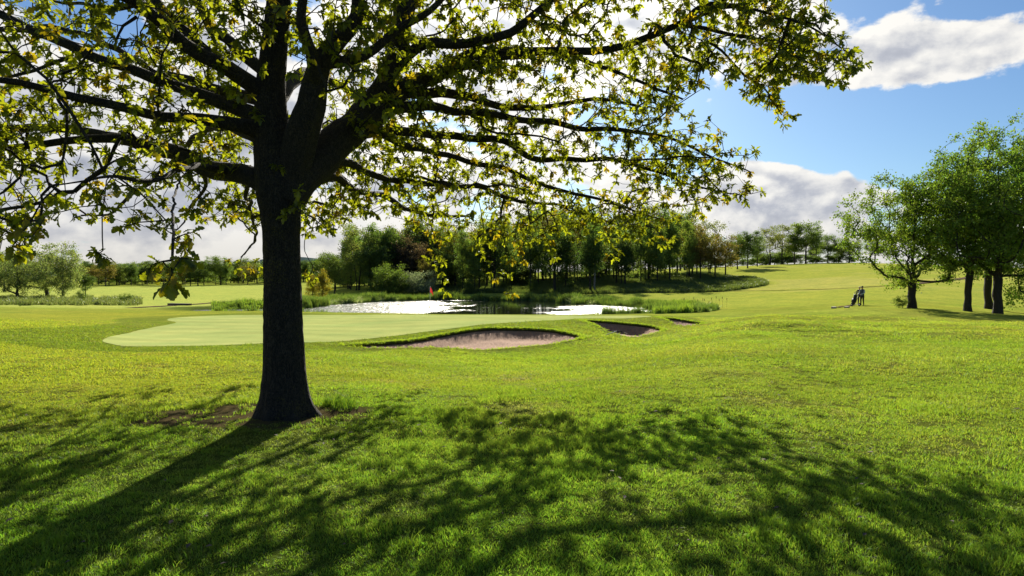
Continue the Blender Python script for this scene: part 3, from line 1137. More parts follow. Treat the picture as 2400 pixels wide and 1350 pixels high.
def reeds():
    rng = np.random.default_rng(9)
    gr = ((0.8, 1.0, 0.8), (1.0, 1.1, 0.9), (1.3, 1.2, 1.0), (0.7, 0.8, 0.7))
    A = [blade_clump('reed_clump', rng, 34, 0.40, 0.85, 0.020, M['reed'], 0.28, gr) for _ in range(4)]
    B = [blade_clump('pale_reed_clump', rng, 30, 0.45, 0.55, 0.035, M['reed'], 0.7, ((2.2, 1.9, 4.0), (1.2, 1.3, 1.5), (3.0, 2.4, 6.5), (0.9, 1.1, 0.9))) for _ in range(3)]
    D = [blade_clump('bright_reed_clump', rng, 36, 0.40, 0.70, 0.030, M['reed'], 0.30, ((1.6, 1.6, 0.9), (1.3, 1.5, 0.8))) for _ in range(3)]
    n = 60000
    lo, hi = POND.min(0) - 8, POND.max(0) + 9
    x, y = rng.uniform(lo[0], hi[0], n), rng.uniform(lo[1], hi[1], n)
    sd = poly_sd(POND, x, y)
    u = x / y
    px = 1200 + u * FPX
    ang = np.arctan2(y - POND[:, 1].mean(), x - POND[:, 0].mean())
    far = (y > 66)
    width = np.where(far, 2.2 + 3.0 * sstep(-.2, -.3, u) + 1.2 * fbm(x / 4, y / 4, 3), 0.0)
    width = np.where(px < 640, 5.5, width)
    width = np.where((px > 1520) & (y < 82), 4.2 - 2.2 * sstep(1640, 1780, px), width)
    k = (sd > -0.7 + 0.4 * fbm(x / 1.5, y / 1.5, 6)) & (sd < width) & (px > 500) & ((y > 60) | (px > 1540))
    k &= poly_sd(GREEN, x, y) > 1.5
    k &= px < 1790
    x, y, px, sd = x[k], y[k], px[k], sd[k]
    n = len(x)
    idx = rng.integers(0, 4, n)
    pale = (((px > 770) & (px < 930)) | ((px > 1330) & (px < 1400)) | (px > 1560)) & (rng.uniform(0, 1, n) < 0.55) & (fbm(x / 3, y / 3, 71) > -.25)
    idx[pale] = rng.integers(4, 7, pale.sum())
    br = (px > 1535) & (px < 1625) & (sd > 0.6) | (px < 640)
    br &= rng.uniform(0, 1, n) < 0.7
    idx[br] = rng.integers(7, 10, br.sum())
    s = rng.uniform(0.6, 1.3, n) * (0.95 + 0.75 * fbm(x / 2.2, y / 2.2, 15)) * (1 - 0.35 * sstep(1600, 1780, px))
    s = np.clip(s, 0.25, 1.5) * np.where((px < 660) | (px > 1500), 0.72, 0.92)
    thin = rng.uniform(0, 1, n) < 0.62 + 0.8 * fbm(x / 1.6, y / 1.6, 19)
    x, y, s, idx = x[thin], y[thin], s[thin], idx[thin]
    n = len(x)
    scatter('reeds', np.c_[x, y, np.maximum(ground_z(x, y), WATER_Z - 0.1)], np.c_[rng.normal(0, .08, n), rng.normal(0, .08, n), rng.uniform(0, 6.28, n)], np.c_[s, s, s], idx, A + B + D)
    # rough tussocks beside the ditch on the left
    T = [blade_clump('tussock', rng, 40, 0.5, 0.6, 0.03, M['reed'], 0.6, ((1.1, 0.95, 1.3), (0.9, 0.9, 1.0), (1.4, 1.1, 2.0))) for _ in range(3)]
    q = np.array([hit(px_, py_) for px_, py_ in zip(rng.uniform(-60, 330, 420), rng.uniform(698, 716, 420))])
    n = len(q)
    s = rng.uniform(0.5, 1.1, n)
    scatter('ditch_grass', q, np.c_[np.zeros(n), np.zeros(n), rng.uniform(0, 6.28, n)], np.c_[s, s, s], rng.integers(0, 3, n), T)


reeds()


# ---------------------------------------------------------------- trees: branching skeleton
class Skel:
    def __init__(s):
        s.P, s.par, s.rmin = [], [], []

    def add(s, p, par, r=0.0):
        s.P.append(np.asarray(p, float))
        s.par.append(par)
        s.rmin.append(r)
        return len(s.P) - 1

    def attach(s, a, rng, n_mid=3, pen=0.8, sag=0.0, jitter=0.06, maxlen=None, lo=0, zmin=None, asc=0.35):
        A = np.array(s.P[lo:])
        d = A - a
        dist = np.linalg.norm(d, axis=1)
        hor = np.hypot(d[:, 0], d[:, 1])
        cost = dist + pen * np.maximum(0, d[:, 2] + asc * hor)
        if zmin is not None:
            cost = cost + 50 * (A[:, 2] < zmin)
        i = int(np.argmin(cost)) + lo
        L = np.linalg.norm(s.P[i] - a)
        if maxlen and L > maxlen:
            return None
        p0 = s.P[i]
        par = s.par[i]
        t0 = (p0 - s.P[par]) if par >= 0 else np.array([0, 0, 1.0])
        t0 = t0 / (np.linalg.norm(t0) + 1e-9)
        ctl = (p0 + a) / 2 + t0 * L * 0.16 + np.array([0, 0, sag * L])
        last = i
        for k in range(1, n_mid + 1):
            t = k / n_mid
            q = (1 - t) ** 2 * p0 + 2 * t * (1 - t) * ctl + t * t * a
            if k < n_mid:
                q = q + rng.normal(0, jitter * L / n_mid * 1.6, 3)
            last = s.add(q, last)
        return last

    def radii(s, r_tip, power=0.5, r_root=None):
        n = len(s.P)
        cnt = np.zeros(n)
        kids = np.zeros(n, int)
        for i, p in enumerate(s.par):
            if p >= 0:
                kids[p] += 1
        cnt[kids == 0] = 1
        for i in range(n - 1, -1, -1):
            if s.par[i] >= 0:
                cnt[s.par[i]] += cnt[i]
        r = r_tip * np.maximum(cnt, 1) ** power
        if r_root:
            r = r_tip + (r - r_tip) * (r_root - r_tip) / (r[0] - r_tip + 1e-9)
        return np.maximum(r, np.array(s.rmin))

    def mesh(s, r, n=5, skip=None):
        P = np.array(s.P)
        par = np.array(s.par)
        e = np.where(par >= 0)[0]
        if skip is not None:
            e = e[~skip[e]]
        a, b = P[par[e]], P[e]
        # a branch starts no thicker than its own foot allows
        ra = np.minimum(r[par[e]], r[e] * 1.5)
        rb = r[e]
        T = b - a
        T /= np.linalg.norm(T, axis=1, keepdims=True) + 1e-9
        ref = np.where(np.abs(T[:, 2:3]) < 0.9, np.array([[0, 0, 1.0]]), np.array([[1.0, 0, 0]]))
        N = np.cross(T, ref)
        N /= np.linalg.norm(N, axis=1, keepdims=True) + 1e-9
        B = np.cross(T, N)
        ang = np.arange(n) / n * 2 * math.pi
        ring = np.cos(ang)[None, :, None] * N[:, None] + np.sin(ang)[None, :, None] * B[:, None]
        V = np.concatenate([a[:, None] + ring * ra[:, None, None], b[:, None] + ring * rb[:, None, None]], 1)
        k = np.arange(len(e))[:, None] * 2 * n
        j = np.arange(n)[None]
        jn = (j + 1) % n
        F = np.stack([k + j, k + jn, k + n + jn, k + n + j], -1).reshape(-1, 4)
        return V.reshape(-1, 3), F


def unit(v):
    return v / (np.linalg.norm(v, axis=-1, keepdims=True) + 1e-9)


def leaf_quads(P, size, rng, col, cv=0.3, up=0.4):
    """small folded rhombic leaf sprays: 4 verts, 2 triangles each"""
    n = len(P)
    L = unit(rng.normal(0, 1, (n, 3)) - np.array([0, 0, 0.25]))
    Nn = unit(rng.normal(0, 1, (n, 3)) + np.array([0, 0, up * 2]))
    S = unit(np.cross(L, Nn))
    Nn = np.cross(S, L)
    s = (size * rng.uniform(0.6, 1.35, n))[:, None]
    v0 = P - L * s * 0.5
    v1 = P + S * s * 0.34 + Nn * s * 0.12
    v2 = P + L * s * 0.55
    v3 = P - S * s * 0.34 + Nn * s * 0.12
    V = np.stack([v0, v1, v2, v3], 1).reshape(-1, 3)
    k = np.arange(n)[:, None] * 4
    F = np.concatenate([k + np.array([[0, 1, 2]]), k + np.array([[0, 2, 3]])])
    c = np.asarray(col)[None] * (1 + cv * rng.uniform(-1, 1, (n, 1))) * (1 + 0.12 * rng.uniform(-1, 1, (n, 3)))
    return V, F, np.repeat(c, 4, 0)


def tree_proto(seed, H, r0, rx, z0, natt, nleaf, size, col, col2=None, clump=0.55, top=1.0, bark='wood_bark', stems=1, lean=0.0, low=1.0, taper=0.0, sag=0.02, lump=0.35, asc=0.35, limbs=0, fork=2.0):
    """a broadleaf tree: returns trunk mesh and crown mesh, foot at the origin"""
    rng = np.random.default_rng(seed)
    sk = Skel()
    cz, rz = (z0 + H * top) / 2, (H * top - z0) / 2
    for st in range(stems):
        a0 = rng.uniform(0, 6.28)
        base = np.array([0, 0, -0.15]) if stems == 1 else np.array([0.25 * math.cos(a0), 0.25 * math.sin(a0), -0.15])
        i = sk.add(base, -1 if st == 0 else 0)
        drift = np.array([math.cos(a0), math.sin(a0)]) * (0.02 if stems == 1 else 0.12) * H
        zt = H * (0.72 if stems == 1 else 0.6)
        for z in np.arange(0.5, zt, 0.5):
            f = z / zt
            p = np.array([base[0] + drift[0] * f ** 1.5 + lean * f, base[1] + drift[1] * f ** 1.5, z]) + np.r_[rng.normal(0, 0.025, 2), 0]
            i = sk.add(p, i)
    n_tr = len(sk.P)
    # big limbs rise from the fork and fan out through the crown
    trunk_nodes = [q for q in range(n_tr) if fork <= sk.P[q][2] < fork + 0.22 * H]
    for k in range(limbs):
        a = k * 2.4 + rng.uniform(-.4, .4)
        el = R(38 + 34 * ((k * 0.618) % 1))
        f0 = trunk_nodes[int(len(trunk_nodes) * (k / limbs))]
        b0 = sk.P[f0]
        reach = 0.78 / math.sqrt((math.cos(el) / rx) ** 2 + (math.sin(el) / (H * top - b0[2])) ** 2)
        last = f0
        for t in np.linspace(0, 1, 9)[1:]:
            e2 = el * (0.80 + 0.42 * t)
            q = b0 + np.array([math.cos(a) * math.cos(e2), math.sin(a) * math.cos(e2), math.sin(e2)]) * reach * t + rng.normal(0, 0.05, 3)
            last = sk.add(q, last)
    # ends of boughs fill the crown unevenly
    att = []
    ph = rng.uniform(0, 6.28, 6)
    while len(att) < natt:
        dv = unit(rng.normal(0, 1, 3))
        a = math.atan2(dv[1], dv[0])
        lumpf = 1 + lump * (math.sin(2 * a + ph[0] + 2.5 * dv[2]) * 0.5 + math.sin(5 * a + ph[1] - 4 * dv[2]) * 0.35 + math.sin(9 * a + ph[2] + 7 * dv[2]) * 0.25)
        rr = rng.uniform() ** (1 / 2.4) * min(lumpf, 1.22)
        zz = dv[2] * rr
        tp = 1 - taper * (zz + 1) / 2
        p = np.array([dv[0] * rr * rx * tp + lean, dv[1] * rr * rx * tp, cz + zz * rz])
        if p[2] < z0 * low:
            continue
        att.append(p)
    att.sort(key=lambda p: np.linalg.norm(p - np.array([0, 0, z0])))
    zf = (fork + 0.2) if limbs else min(z0 * 1.05, 0.32 * H) if z0 > 0.5 else None
    ends = [sk.attach(p, rng, 4, 0.9 if asc < .5 else 1.6, sag, 0.05, zmin=zf, asc=asc) for p in att]
    rad = sk.radii(0.012 * H / 12, 0.5, r0)
    P_ = np.array(sk.P)
    par_ = np.array(sk.par)
    skip = np.zeros(len(P_), bool)
    skip[:n_tr] = True
    V, F = sk.mesh(rad, 5, skip)
    Vs_, Fs_, nb = [V], [F], len(V)
    heads = [i for i in range(n_tr) if par_[i] < 1 or par_[i] != i - 1]
    heads = [0] + [i for i in heads if i > 1]
    for h0, h1 in zip(heads, heads[1:] + [n_tr]):
        idx_ = list(range(h0, h1))
        if h0:
            idx_ = [0] + idx_
        wob = 1 + 0.06 * rng.normal(0, 1, (len(idx_), 9))
        v_, f_ = tube(P_[idx_], rad[idx_], 9, wob)
        Vs_.append(v_)
        Fs_.append(f_ + nb)
        nb += len(v_)
    V, F = np.concatenate(Vs_), np.concatenate(Fs_)
    # flare at the foot
    tz = np.clip(1 - V[:, 2] / 0.9, 0, 1.1)
    V[:, :2] *= (1 + 0.35 * tz ** 2)[:, None]
    trunk = make_mesh('trunk', V, [F], M[bark])
    P = np.array(sk.P)
    E = np.array(ends)
    par = np.array(sk.par)
    per = nleaf // len(E)
    cen = np.concatenate([np.repeat(P[E], per, 0), np.repeat(P[par[E]], per // 2, 0)])
    sp = np.concatenate([np.full(len(E) * per, 1.0), np.full(len(E) * (per // 2), 0.75)])
    # tight sprays inside each bough's end, so that gaps stay open
    m_ = len(cen)
    sub = rng.normal(0, 1, (m_, 3)) * np.array([1, 1, 0.7])
    LP = cen + sub * (clump * sp)[:, None]
    if col2 is not None:
        pick = np.repeat(rng.uniform(0, 1, len(E)), per)
        pick = np.r_[pick, np.repeat(rng.uniform(0, 1, len(E)), per // 2)]
        c = np.asarray(col)[None] * (1 - pick)[:, None] + np.asarray(col2)[None] * pick[:, None]
    else:
        c = np.tile(np.asarray(col), (m_, 1))
    V2, F2, c2 = leaf_quads(LP, size, rng, (1, 1, 1), 0.3)
    crown = make_mesh('crown', V2, [F2], M['foliage'], c2 * np.repeat(c, 4, 0), smooth=False)
    return trunk, crown, H


KIND = {
    'birch': [tree_proto(21, 13, 0.13, 2.4, 2.0, 60, 3600, 0.26, (0.083, 0.128, 0.027), (0.128, 0.158, 0.045), 0.50, taper=0.5, sag=0.06),
              tree_proto(22, 14, 0.14, 2.7, 1.2, 70, 4200, 0.26, (0.068, 0.112, 0.027), (0.112, 0.143, 0.042), 0.50, taper=0.45, sag=0.06)],
    'white_birch': [tree_proto(23, 13, 0.16, 2.8, 3.8, 64, 3800, 0.25, (0.049, 0.091, 0.022), (0.084, 0.119, 0.031), 0.5, taper=0.4, sag=0.06, bark='birch_bark')],
    'dark': [tree_proto(31, 12, 0.18, 3.2, 3.0, 80, 5200, 0.28, (0.035, 0.061, 0.019), (0.061, 0.088, 0.024), 0.55),
             tree_proto(32, 12, 0.17, 2.8, 2.4, 70, 4600, 0.28, (0.032, 0.057, 0.020), (0.054, 0.081, 0.024), 0.55, taper=0.25)],
    'bronze': [tree_proto(41, 10, 0.16, 3.2, 2.4, 80, 3600, 0.24, (0.105, 0.075, 0.024), (0.085, 0.085, 0.026), 0.45),
               tree_proto(42, 10, 0.15, 2.8, 2.0, 70, 3200, 0.24, (0.085, 0.080, 0.022), (0.12, 0.085, 0.026), 0.45)],
    'copper': [tree_proto(51, 12, 0.2, 3.8, 1.5, 90, 4600, 0.28, (0.045, 0.030, 0.030), (0.060, 0.046, 0.036), 0.5)],
    'willow': [tree_proto(61, 10, 0.28, 5.0, 0.8, 130, 8500, 0.24, (0.115, 0.135, 0.060), (0.085, 0.110, 0.045), 0.50, sag=0.05),
               tree_proto(62, 10, 0.25, 4.2, 0.6, 110, 7000, 0.24, (0.100, 0.130, 0.060), (0.130, 0.145, 0.070), 0.50, taper=0.3, sag=0.05)],
    'mid': [tree_proto(71, 10, 0.2, 3.6, 2.0, 90, 5200, 0.26, (0.068, 0.101, 0.027), (0.101, 0.121, 0.035), 0.50),
            tree_proto(72, 10, 0.18, 3.2, 2.4, 80, 4600, 0.26, (0.081, 0.115, 0.035), (0.068, 0.095, 0.027), 0.50)],
    'open': [tree_proto(81, 12, 0.16, 3.0, 2.6, 60, 2200, 0.24, (0.090, 0.108, 0.036), (0.114, 0.120, 0.043), 0.42, sag=0.0, stems=2)],
    'gold': [tree_proto(91, 5, 0.08, 1.7, 0.3, 90, 4600, 0.12, (0.17, 0.125, 0.020), (0.13, 0.125, 0.022), 0.22, taper=0.8, lump=0.15)],
    'bush': [tree_proto(95, 4, 0.10, 2.6, 0.1, 90, 6500, 0.14, (0.075, 0.105, 0.024), (0.055, 0.085, 0.02), 0.30, stems=3, sag=0.03)],
    'may': [tree_proto(96, 4, 0.10, 2.8, 0.1, 90, 6500, 0.13, (0.16, 0.18, 0.17), (0.08, 0.11, 0.08), 0.30, stems=3, sag=0.06)],
    'thicket': [tree_proto(98, 6, 0.10, 3.2, 0.0, 70, 4200, 0.26, (0.045, 0.072, 0.021), (0.068, 0.098, 0.027), 0.42, stems=3, low=0.5), tree_proto(99, 6, 0.10, 2.8, 0.0, 70, 4000, 0.26, (0.057, 0.093, 0.024), (0.083, 0.112, 0.030), 0.42, stems=3, low=0.5)],
    'shrub': [tree_proto(97, 2, 0.04, 1.1, 0.0, 50, 1600, 0.10, (0.035, 0.060, 0.014), (0.055, 0.08, 0.02), 0.18, stems=3)],
}
NAMES = {'birch': 'birch_tree', 'white_birch': 'birch_tree', 'dark': 'broadleaf_tree', 'bronze': 'bronze_tree', 'copper': 'copper_tree', 'willow': 'willow_tree', 'mid': 'broadleaf_tree',
         'open': 'slender_tree', 'gold': 'golden_tree', 'bush': 'round_bush', 'may': 'hawthorn_bush', 'shrub': 'shrub', 'thicket': 'thicket_bush'}


def plant(kind, foot, height, label, group=None, wide=1.0, var=None, rz=None, cat=None):
    vs = KIND[kind]
    tr, cr, H = vs[random.randrange(len(vs)) if var is None else var % len(vs)]
    s = height / H
    root = thing(NAMES[kind], label, cat or ('bush' if kind in ('bush', 'may', 'shrub', 'thicket') else 'tree'), tuple(foot), random.uniform(0, 6.28) if rz is None else rz, group)
    root.scale = (s * wide, s * wide, s)
    mobj('trunk', tr, root)
    mobj('crown', cr, root)
    return root


def plant_px(kind, px, d, top_py, label, group=None, wide=1.0, var=None, **kw):
    f = spot(px, d)
    top = at(px, top_py, d)[2]
    return plant(kind, f - np.array([0, 0, 0.03]), top - f[2], label, group, wide, var, **kw)


# --- the wood beyond the pond: trees one can pick out, front to back
GW = 'trees of the wood beyond the pond'
for (k, px, d, top, lab, wd) in [
    ('open', 838, 128, 512, 'tall thin-leaved tree at the left end of the wood', 1.0),
    ('birch', 822, 132, 540, 'loose pale green birch at the very left edge of the wood', 1.1),
    ('dark', 868, 122, 575, 'low dark bushy tree left of the round bush', 1.3),
    ('dark', 905, 128, 530, 'dark green tree rising behind the round bright bush', 1.1),
    ('copper', 958, 126, 545, 'reddish purple tree behind the pale hawthorn bush', 1.1),
    ('copper', 995, 130, 562, 'smaller purple-brown tree beside the taller reddish one', 0.9),
    ('mid', 975, 140, 512, 'dark pointed tree showing above the reddish purple tree', 0.8),
    ('bronze', 1000, 118, 606, 'small orange-brown tree right of the pale hawthorn bush', 0.8),
    ('birch', 1085, 118, 525, 'slim light green tree on its own stem behind the far reeds', 0.9),
    ('birch', 1050, 124, 535, 'yellow-green birch behind the red golf flag', 1.2),
    ('dark', 1300, 112, 530, 'thick dark trunk with a fork, front of the wood above open water', 1.3),
    ('dark', 1383, 108, 545, 'straight dark trunk beside the white-barked birch', 1.2),
    ('white_birch', 1394, 107, 520, 'birch with a white lower trunk at the front of the wood', 1.0),
    ('dark', 1465, 114, 560, 'dark forked tree nearest the mown strip, right of the white birch', 1.2),
    ('bronze', 1445, 120, 548, 'bronze-leaved tree just behind the dark forked tree', 1.0),
    ('bronze', 1522, 128, 545, 'olive bronze young tree in the middle of the long grass', 0.9),
    ('white_birch', 1570, 126, 490, 'tall birch with a curved pale foot in the long grass', 0.9),
    ('birch', 1610, 124, 508, 'tall light green birch, one of a close pair of stems', 0.9),
    ('birch', 1614, 127, 522, 'second stem of the close pair of birches', 0.8),
    ('bronze', 1642, 126, 545, 'yellow-olive tree with an open crown near the wood end', 0.9),
    ('open', 1660, 140, 500, 'almost bare thin-twigged tree showing above the bronze trees', 1.0),
    ('bronze', 1676, 128, 548, 'orange-bronze tree at the right end of the wood', 1.1),
    ('bronze', 1700, 134, 552, 'last bronze tree of the wood, beside dark green trees', 1.1),
    ('dark', 1752, 160, 540, 'dark green tree right of the bronze trees on the slope', 1.1),
    ('mid', 1728, 158, 548, 'green tree just behind the last bronze tree', 0.9),
    ('mid', 1775, 170, 555, 'small dark green tree on the crest beside the taller one', 0.9),
]:
    plant_px(k, px, d, top, lab, GW, wd)

skyx = [790, 830, 900, 960, 1040, 1100, 1200, 1300, 1400, 1500, 1560, 1620, 1700, 1760]
skyy = [560, 525, 538, 520, 530, 515, 500, 485, 492, 485, 490, 505, 548, 560]
rr = random.Random(4)
for i in range(96):
    px = 815 + (1640 - 815) * ((i * 0.61803) % 1.0)
    d = rr.uniform(116, 168) if px > 1040 else rr.uniform(126, 160)
    k = rr.choices(['birch', 'dark', 'mid', 'bronze'], [7, 3, 3, 2])[0]
    lab = {'birch': 'slender birch crowded among the trunks inside the wood', 'dark': 'dark leafy tree crowded among the trunks inside the wood',
           'mid': 'mid green tree crowded among the trunks inside the wood', 'bronze': 'bronze-leaved tree crowded among the trunks inside the wood'}[k]
    top = float(np.interp(px, skyx, skyy)) + rr.uniform(-8, 40)
    plant_px(k, px, d, top, lab, GW, rr.uniform(0.75, 1.15))

rr = random.Random(8)
for i in range(24):
    px = 800 + (1470 - 800) * ((i * 0.61803 + .3) % 1.0)
    plant_px('thicket', px, rr.uniform(126, 176), rr.uniform(605, 640), 'dark bushy thicket filling the space between trunks in the wood', 'thicket under the wood beyond the pond', rr.uniform(1.0, 1.5))
rr = random.Random(18)
for i in range(26):
    px = 205 + (800 - 205) * (i + rr.uniform(-.35, .35)) / 26
    plant_px('thicket', px, rr.uniform(236, 262), rr.uniform(628, 640), 'dark low bush closing the foot of the far line of trees', 'bushes under the far line of trees', rr.uniform(1.3, 2.0))
# bushes on the far bank
plant_px('bush', 912, 112, 621, 'rounded bright green bush on the far pond bank', None, 1.15)
plant_px('may', 985, 113, 630, 'pale grey-green blossoming hawthorn bush beside the rounded bush', None, 1.15)
plant_px('gold', 757, 98, 628, 'golden cone-shaped young tree left of the pond', None, 1.1)
plant_px('gold', 733, 99, 640, 'smaller yellow young tree touching the golden cone-shaped one', None, 1.1)
plant_px('mid', 785, 118, 592, 'olive green spreading tree behind the golden young trees', None, 1.3)
for i, px in enumerate((1250, 1340, 1480, 1490, 1600, 1180, 1100)):
    plant_px('shrub', px, 112 + 4 * (i % 3), 655 + 6 * (i % 2), ['leafy sapling in long grass under the wood', 'dark low sapling in long grass under the wood'][i % 2], 'saplings in the long grass', 0.8)

# clump on the left
GL = 'pale trees beyond the ditch on the left'
for (k, px, d, top, lab, wd, v) in [
    ('willow', 40, 104, 592, 'broad brownish grey-green tree low over the ditch, leftmost front', 1.15, 0),
    ('willow', 110, 116, 574, 'big rounded pale willow behind the leftmost front tree', 1.15, 0),
    ('willow', 148, 108, 572, 'upright pale willow with forked dark trunk beside the fairway', 0.85, 1),
    ('willow', -40, 112, 580, 'pale willow cut by the left edge of the picture', 1.1, 1),
    ('dark', 200, 118, 640, 'small dark tree right of the upright willow', 1.2, 0),
    ('mid', 10, 150, 590, 'greener tree behind the willows at the left edge', 1.1, 0)]:
    plant_px(k, px, d, top, lab, GL, wd, v)
for px, d, t, lab in ((300, 92, 688, 'rounded grey-green bush on the left fairway edge'), (288, 93, 690, 'smaller bush joined to the rounded grey-green one'), (190, 100, 680, 'thin upright sapling by the ditch grass'), (46, 70, 712, 'small dark shrub at the near edge of the ditch')):
    plant_px('shrub', px, d, t, lab, None, 1.0)

# far line of trees
rr = random.Random(12)
n = 46
for i in range(n):
    px = 205 + (800 - 205) * (i + rr.uniform(-.35, .35)) / n
    d = rr.uniform(205, 245)
    k = rr.choices(['mid', 'dark', 'bronze', 'birch'], [5, 4, 2, 2])[0]
    top = np.interp(px, [200, 330, 450, 500, 560, 620, 700, 760, 800], [612, 616, 612, 602, 606, 604, 604, 600, 590]) + rr.uniform(-4, 12)
    lab = {'mid': 'mid green tree in the far line of trees', 'dark': 'dark green tree in the far line of trees', 'bronze': 'bronze tinted tree in the far line of trees', 'birch': 'slim pale tree in the far line of trees'}[k]
    plant_px(k, px, d, top, lab, 'far line of trees across the left fairway', rr.uniform(1.0, 1.5))
for i in range(16):
    px = 190 + 40 * i + rr.uniform(-12, 12)
    plant_px(rr.choice(['mid', 'dark']), px, rr.uniform(270, 330), 618 + rr.uniform(-8, 8), 'hazy tree top showing behind the far line of trees', 'far line of trees across the left fairway', 1.6)
# trees on the crest to the right
GC = 'trees along the crest of the right slope'
for (k, px, d, top, lab, wd) in [
    ('open', 1806, 190, 522, 'tall loose tree, leftmost of the crest group', 1.3), ('open', 1832, 196, 516, 'tallest feathery tree of the crest group', 1.2), ('birch', 1862, 192, 518, 'full pale tree in the middle of the crest group', 1.3),
    ('mid', 1888, 190, 526, 'broad olive tree right of the crest group middle', 1.2), ('birch', 1912, 196, 522, 'pale tree at the right end of the crest group', 1.2), ('mid', 1940, 200, 552, 'short tree stepping down from the crest group', 1.3),
    ('dark', 1845, 205, 575, 'dark low tree under the crest group', 1.5), ('dark', 1905, 205, 580, 'second dark low tree under the crest group', 1.5), ('dark', 1965, 205, 575, 'dark tree on the crest just left of the large trees', 1.4),
    ('mid', 1990, 200, 556, 'green tree partly hidden by the nearest of the large trees', 1.4), ('mid', 2050, 200, 560, 'distant tree seen through the crown of the large trees', 1.5), ('dark', 2350, 140, 520, 'dark tree behind the big twin trunks on the right', 1.5),
    ('dark', 2420, 130, 540, 'dark tree mass at the right edge of the picture', 1.5)]:
    plant_px(k, px, d, top, lab, GC, wd)
rr = random.Random(3)
for i in range(9):
    plant_px('thicket', 1790 + 26 * i + rr.uniform(-8, 8), rr.uniform(188, 205), 592 + rr.uniform(-6, 8), 'low dark hedge bush on the crest of the slope', 'hedge bushes on the crest', 1.6)

for i in range(11):
    plant_px('thicket', 1545 + 24 * i + rr.uniform(-8, 8), rr.uniform(182, 205), 606 - 1.0 * i + rr.uniform(-7, 7), 'dark hedge bush behind the bronze trees on the slope', 'hedge bushes behind the wood', 1.5)

# the large trees on the right
BIG = {}
BIG[0] = tree_proto(201, 11.2, 0.30, 5.3, 1.7, 330, 18500, 0.17, (0.072, 0.115, 0.018), (0.110, 0.145, 0.026), 0.30, lump=0.16, sag=0.0, low=0.9, asc=0.45, limbs=9, fork=2.1)
BIG[1] = tree_proto(202, 15.0, 0.33, 6.2, 2.4, 410, 20500, 0.18, (0.064, 0.112, 0.020), (0.105, 0.150, 0.026), 0.30, lump=0.22, sag=0.0, low=0.9, asc=0.45, limbs=11, fork=2.8)
BIG[2] = tree_proto(203, 12.5, 0.25, 4.7, 2.4, 260, 15000, 0.17, (0.062, 0.106, 0.020), (0.092, 0.135, 0.024), 0.30, lump=0.2, sag=0.0, asc=0.45, limbs=8, fork=2.9)
BIG[3] = tree_proto(204, 9.0, 0.25, 4.5, 0.6, 200, 12000, 0.165, (0.085, 0.135, 0.018), (0.065, 0.11, 0.018), 0.36, sag=0.02, asc=0.35)


def big(i, px, py, top, lab, rz, wd=1.0):
    f = hit(px, py, 30)
    t = at(px, top, f[1])[2]
    tr, cr, H = BIG[i]
    root = thing('large_tree', lab, 'tree', (f[0], f[1], f[2] - 0.04), rz, 'large trees on the right')
    s = (t - f[2]) / H
    root.scale = (s * wd, s * wd, s)
    mobj('trunk', tr, root)
    mobj('crown', cr, root)
    return f


T1 = big(0, 2137, 722, 402, 'nearest wide tree with a leaning trunk behind the golfers', 0.4, 1.0)
big(2, 2268, 729, 345, 'large tree with a straight trunk between the wide tree and the twin trunks', 1.1, 1.0)
big(2, 2316, 724, 330, 'large tree whose trunk stands close behind the thickest trunk', 3.0, 1.0)
big(1, 2338, 735, 285, 'tallest tree with the thickest trunk at the right edge', 2.2, 0.95)
big(3, 2450, 738, 440, 'bright leafy tree entering from the right edge', 0.0, 0.8)
fs = hit(2112, 722, 30)
plant('shrub', fs, 0.95, 'dark leafy shrub at the foot of the wide tree', None, 1.2, cat='bush')

# low distant ridge
hx = np.linspace(-1500, 1500, 90)
hv, hf = [], []
for i, x in enumerate(hx):
    y = 1500 + 60 * math.sin(i * 0.3)
    z = (30 + 10 * math.sin(i * 0.21 + 1) + 6 * math.sin(i * 0.7)) * float(1 - 0.9 * sstep(-250, 150, x))
    hv += [(x, y - 260, -5), (x, y - 60, z * 0.8), (x, y, z), (x, y + 300, -5)]
hv = np.array(hv)
i = np.arange(89)[:, None] * 4
j = np.arange(3)[None]
hf = np.stack([i + j, i + j + 4, i + j + 5, i + j + 1], -1).reshape(-1, 4)
o = mobj('hills', make_mesh('hills', hv, [hf], M['far_hill']))
o['kind'] = 'structure'

# ---------------------------------------------------------------- the oak in front
OAK = thing('oak_tree', 'big dark-trunked oak with spreading limbs, standing in the lawn in front of the green', 'tree', (TRUNK_XY[0], TRUNK_XY[1], 0.0))
OFF = np.array([TRUNK_XY[0], TRUNK_XY[1], 0.0])
ORNG = np.random.default_rng(77)

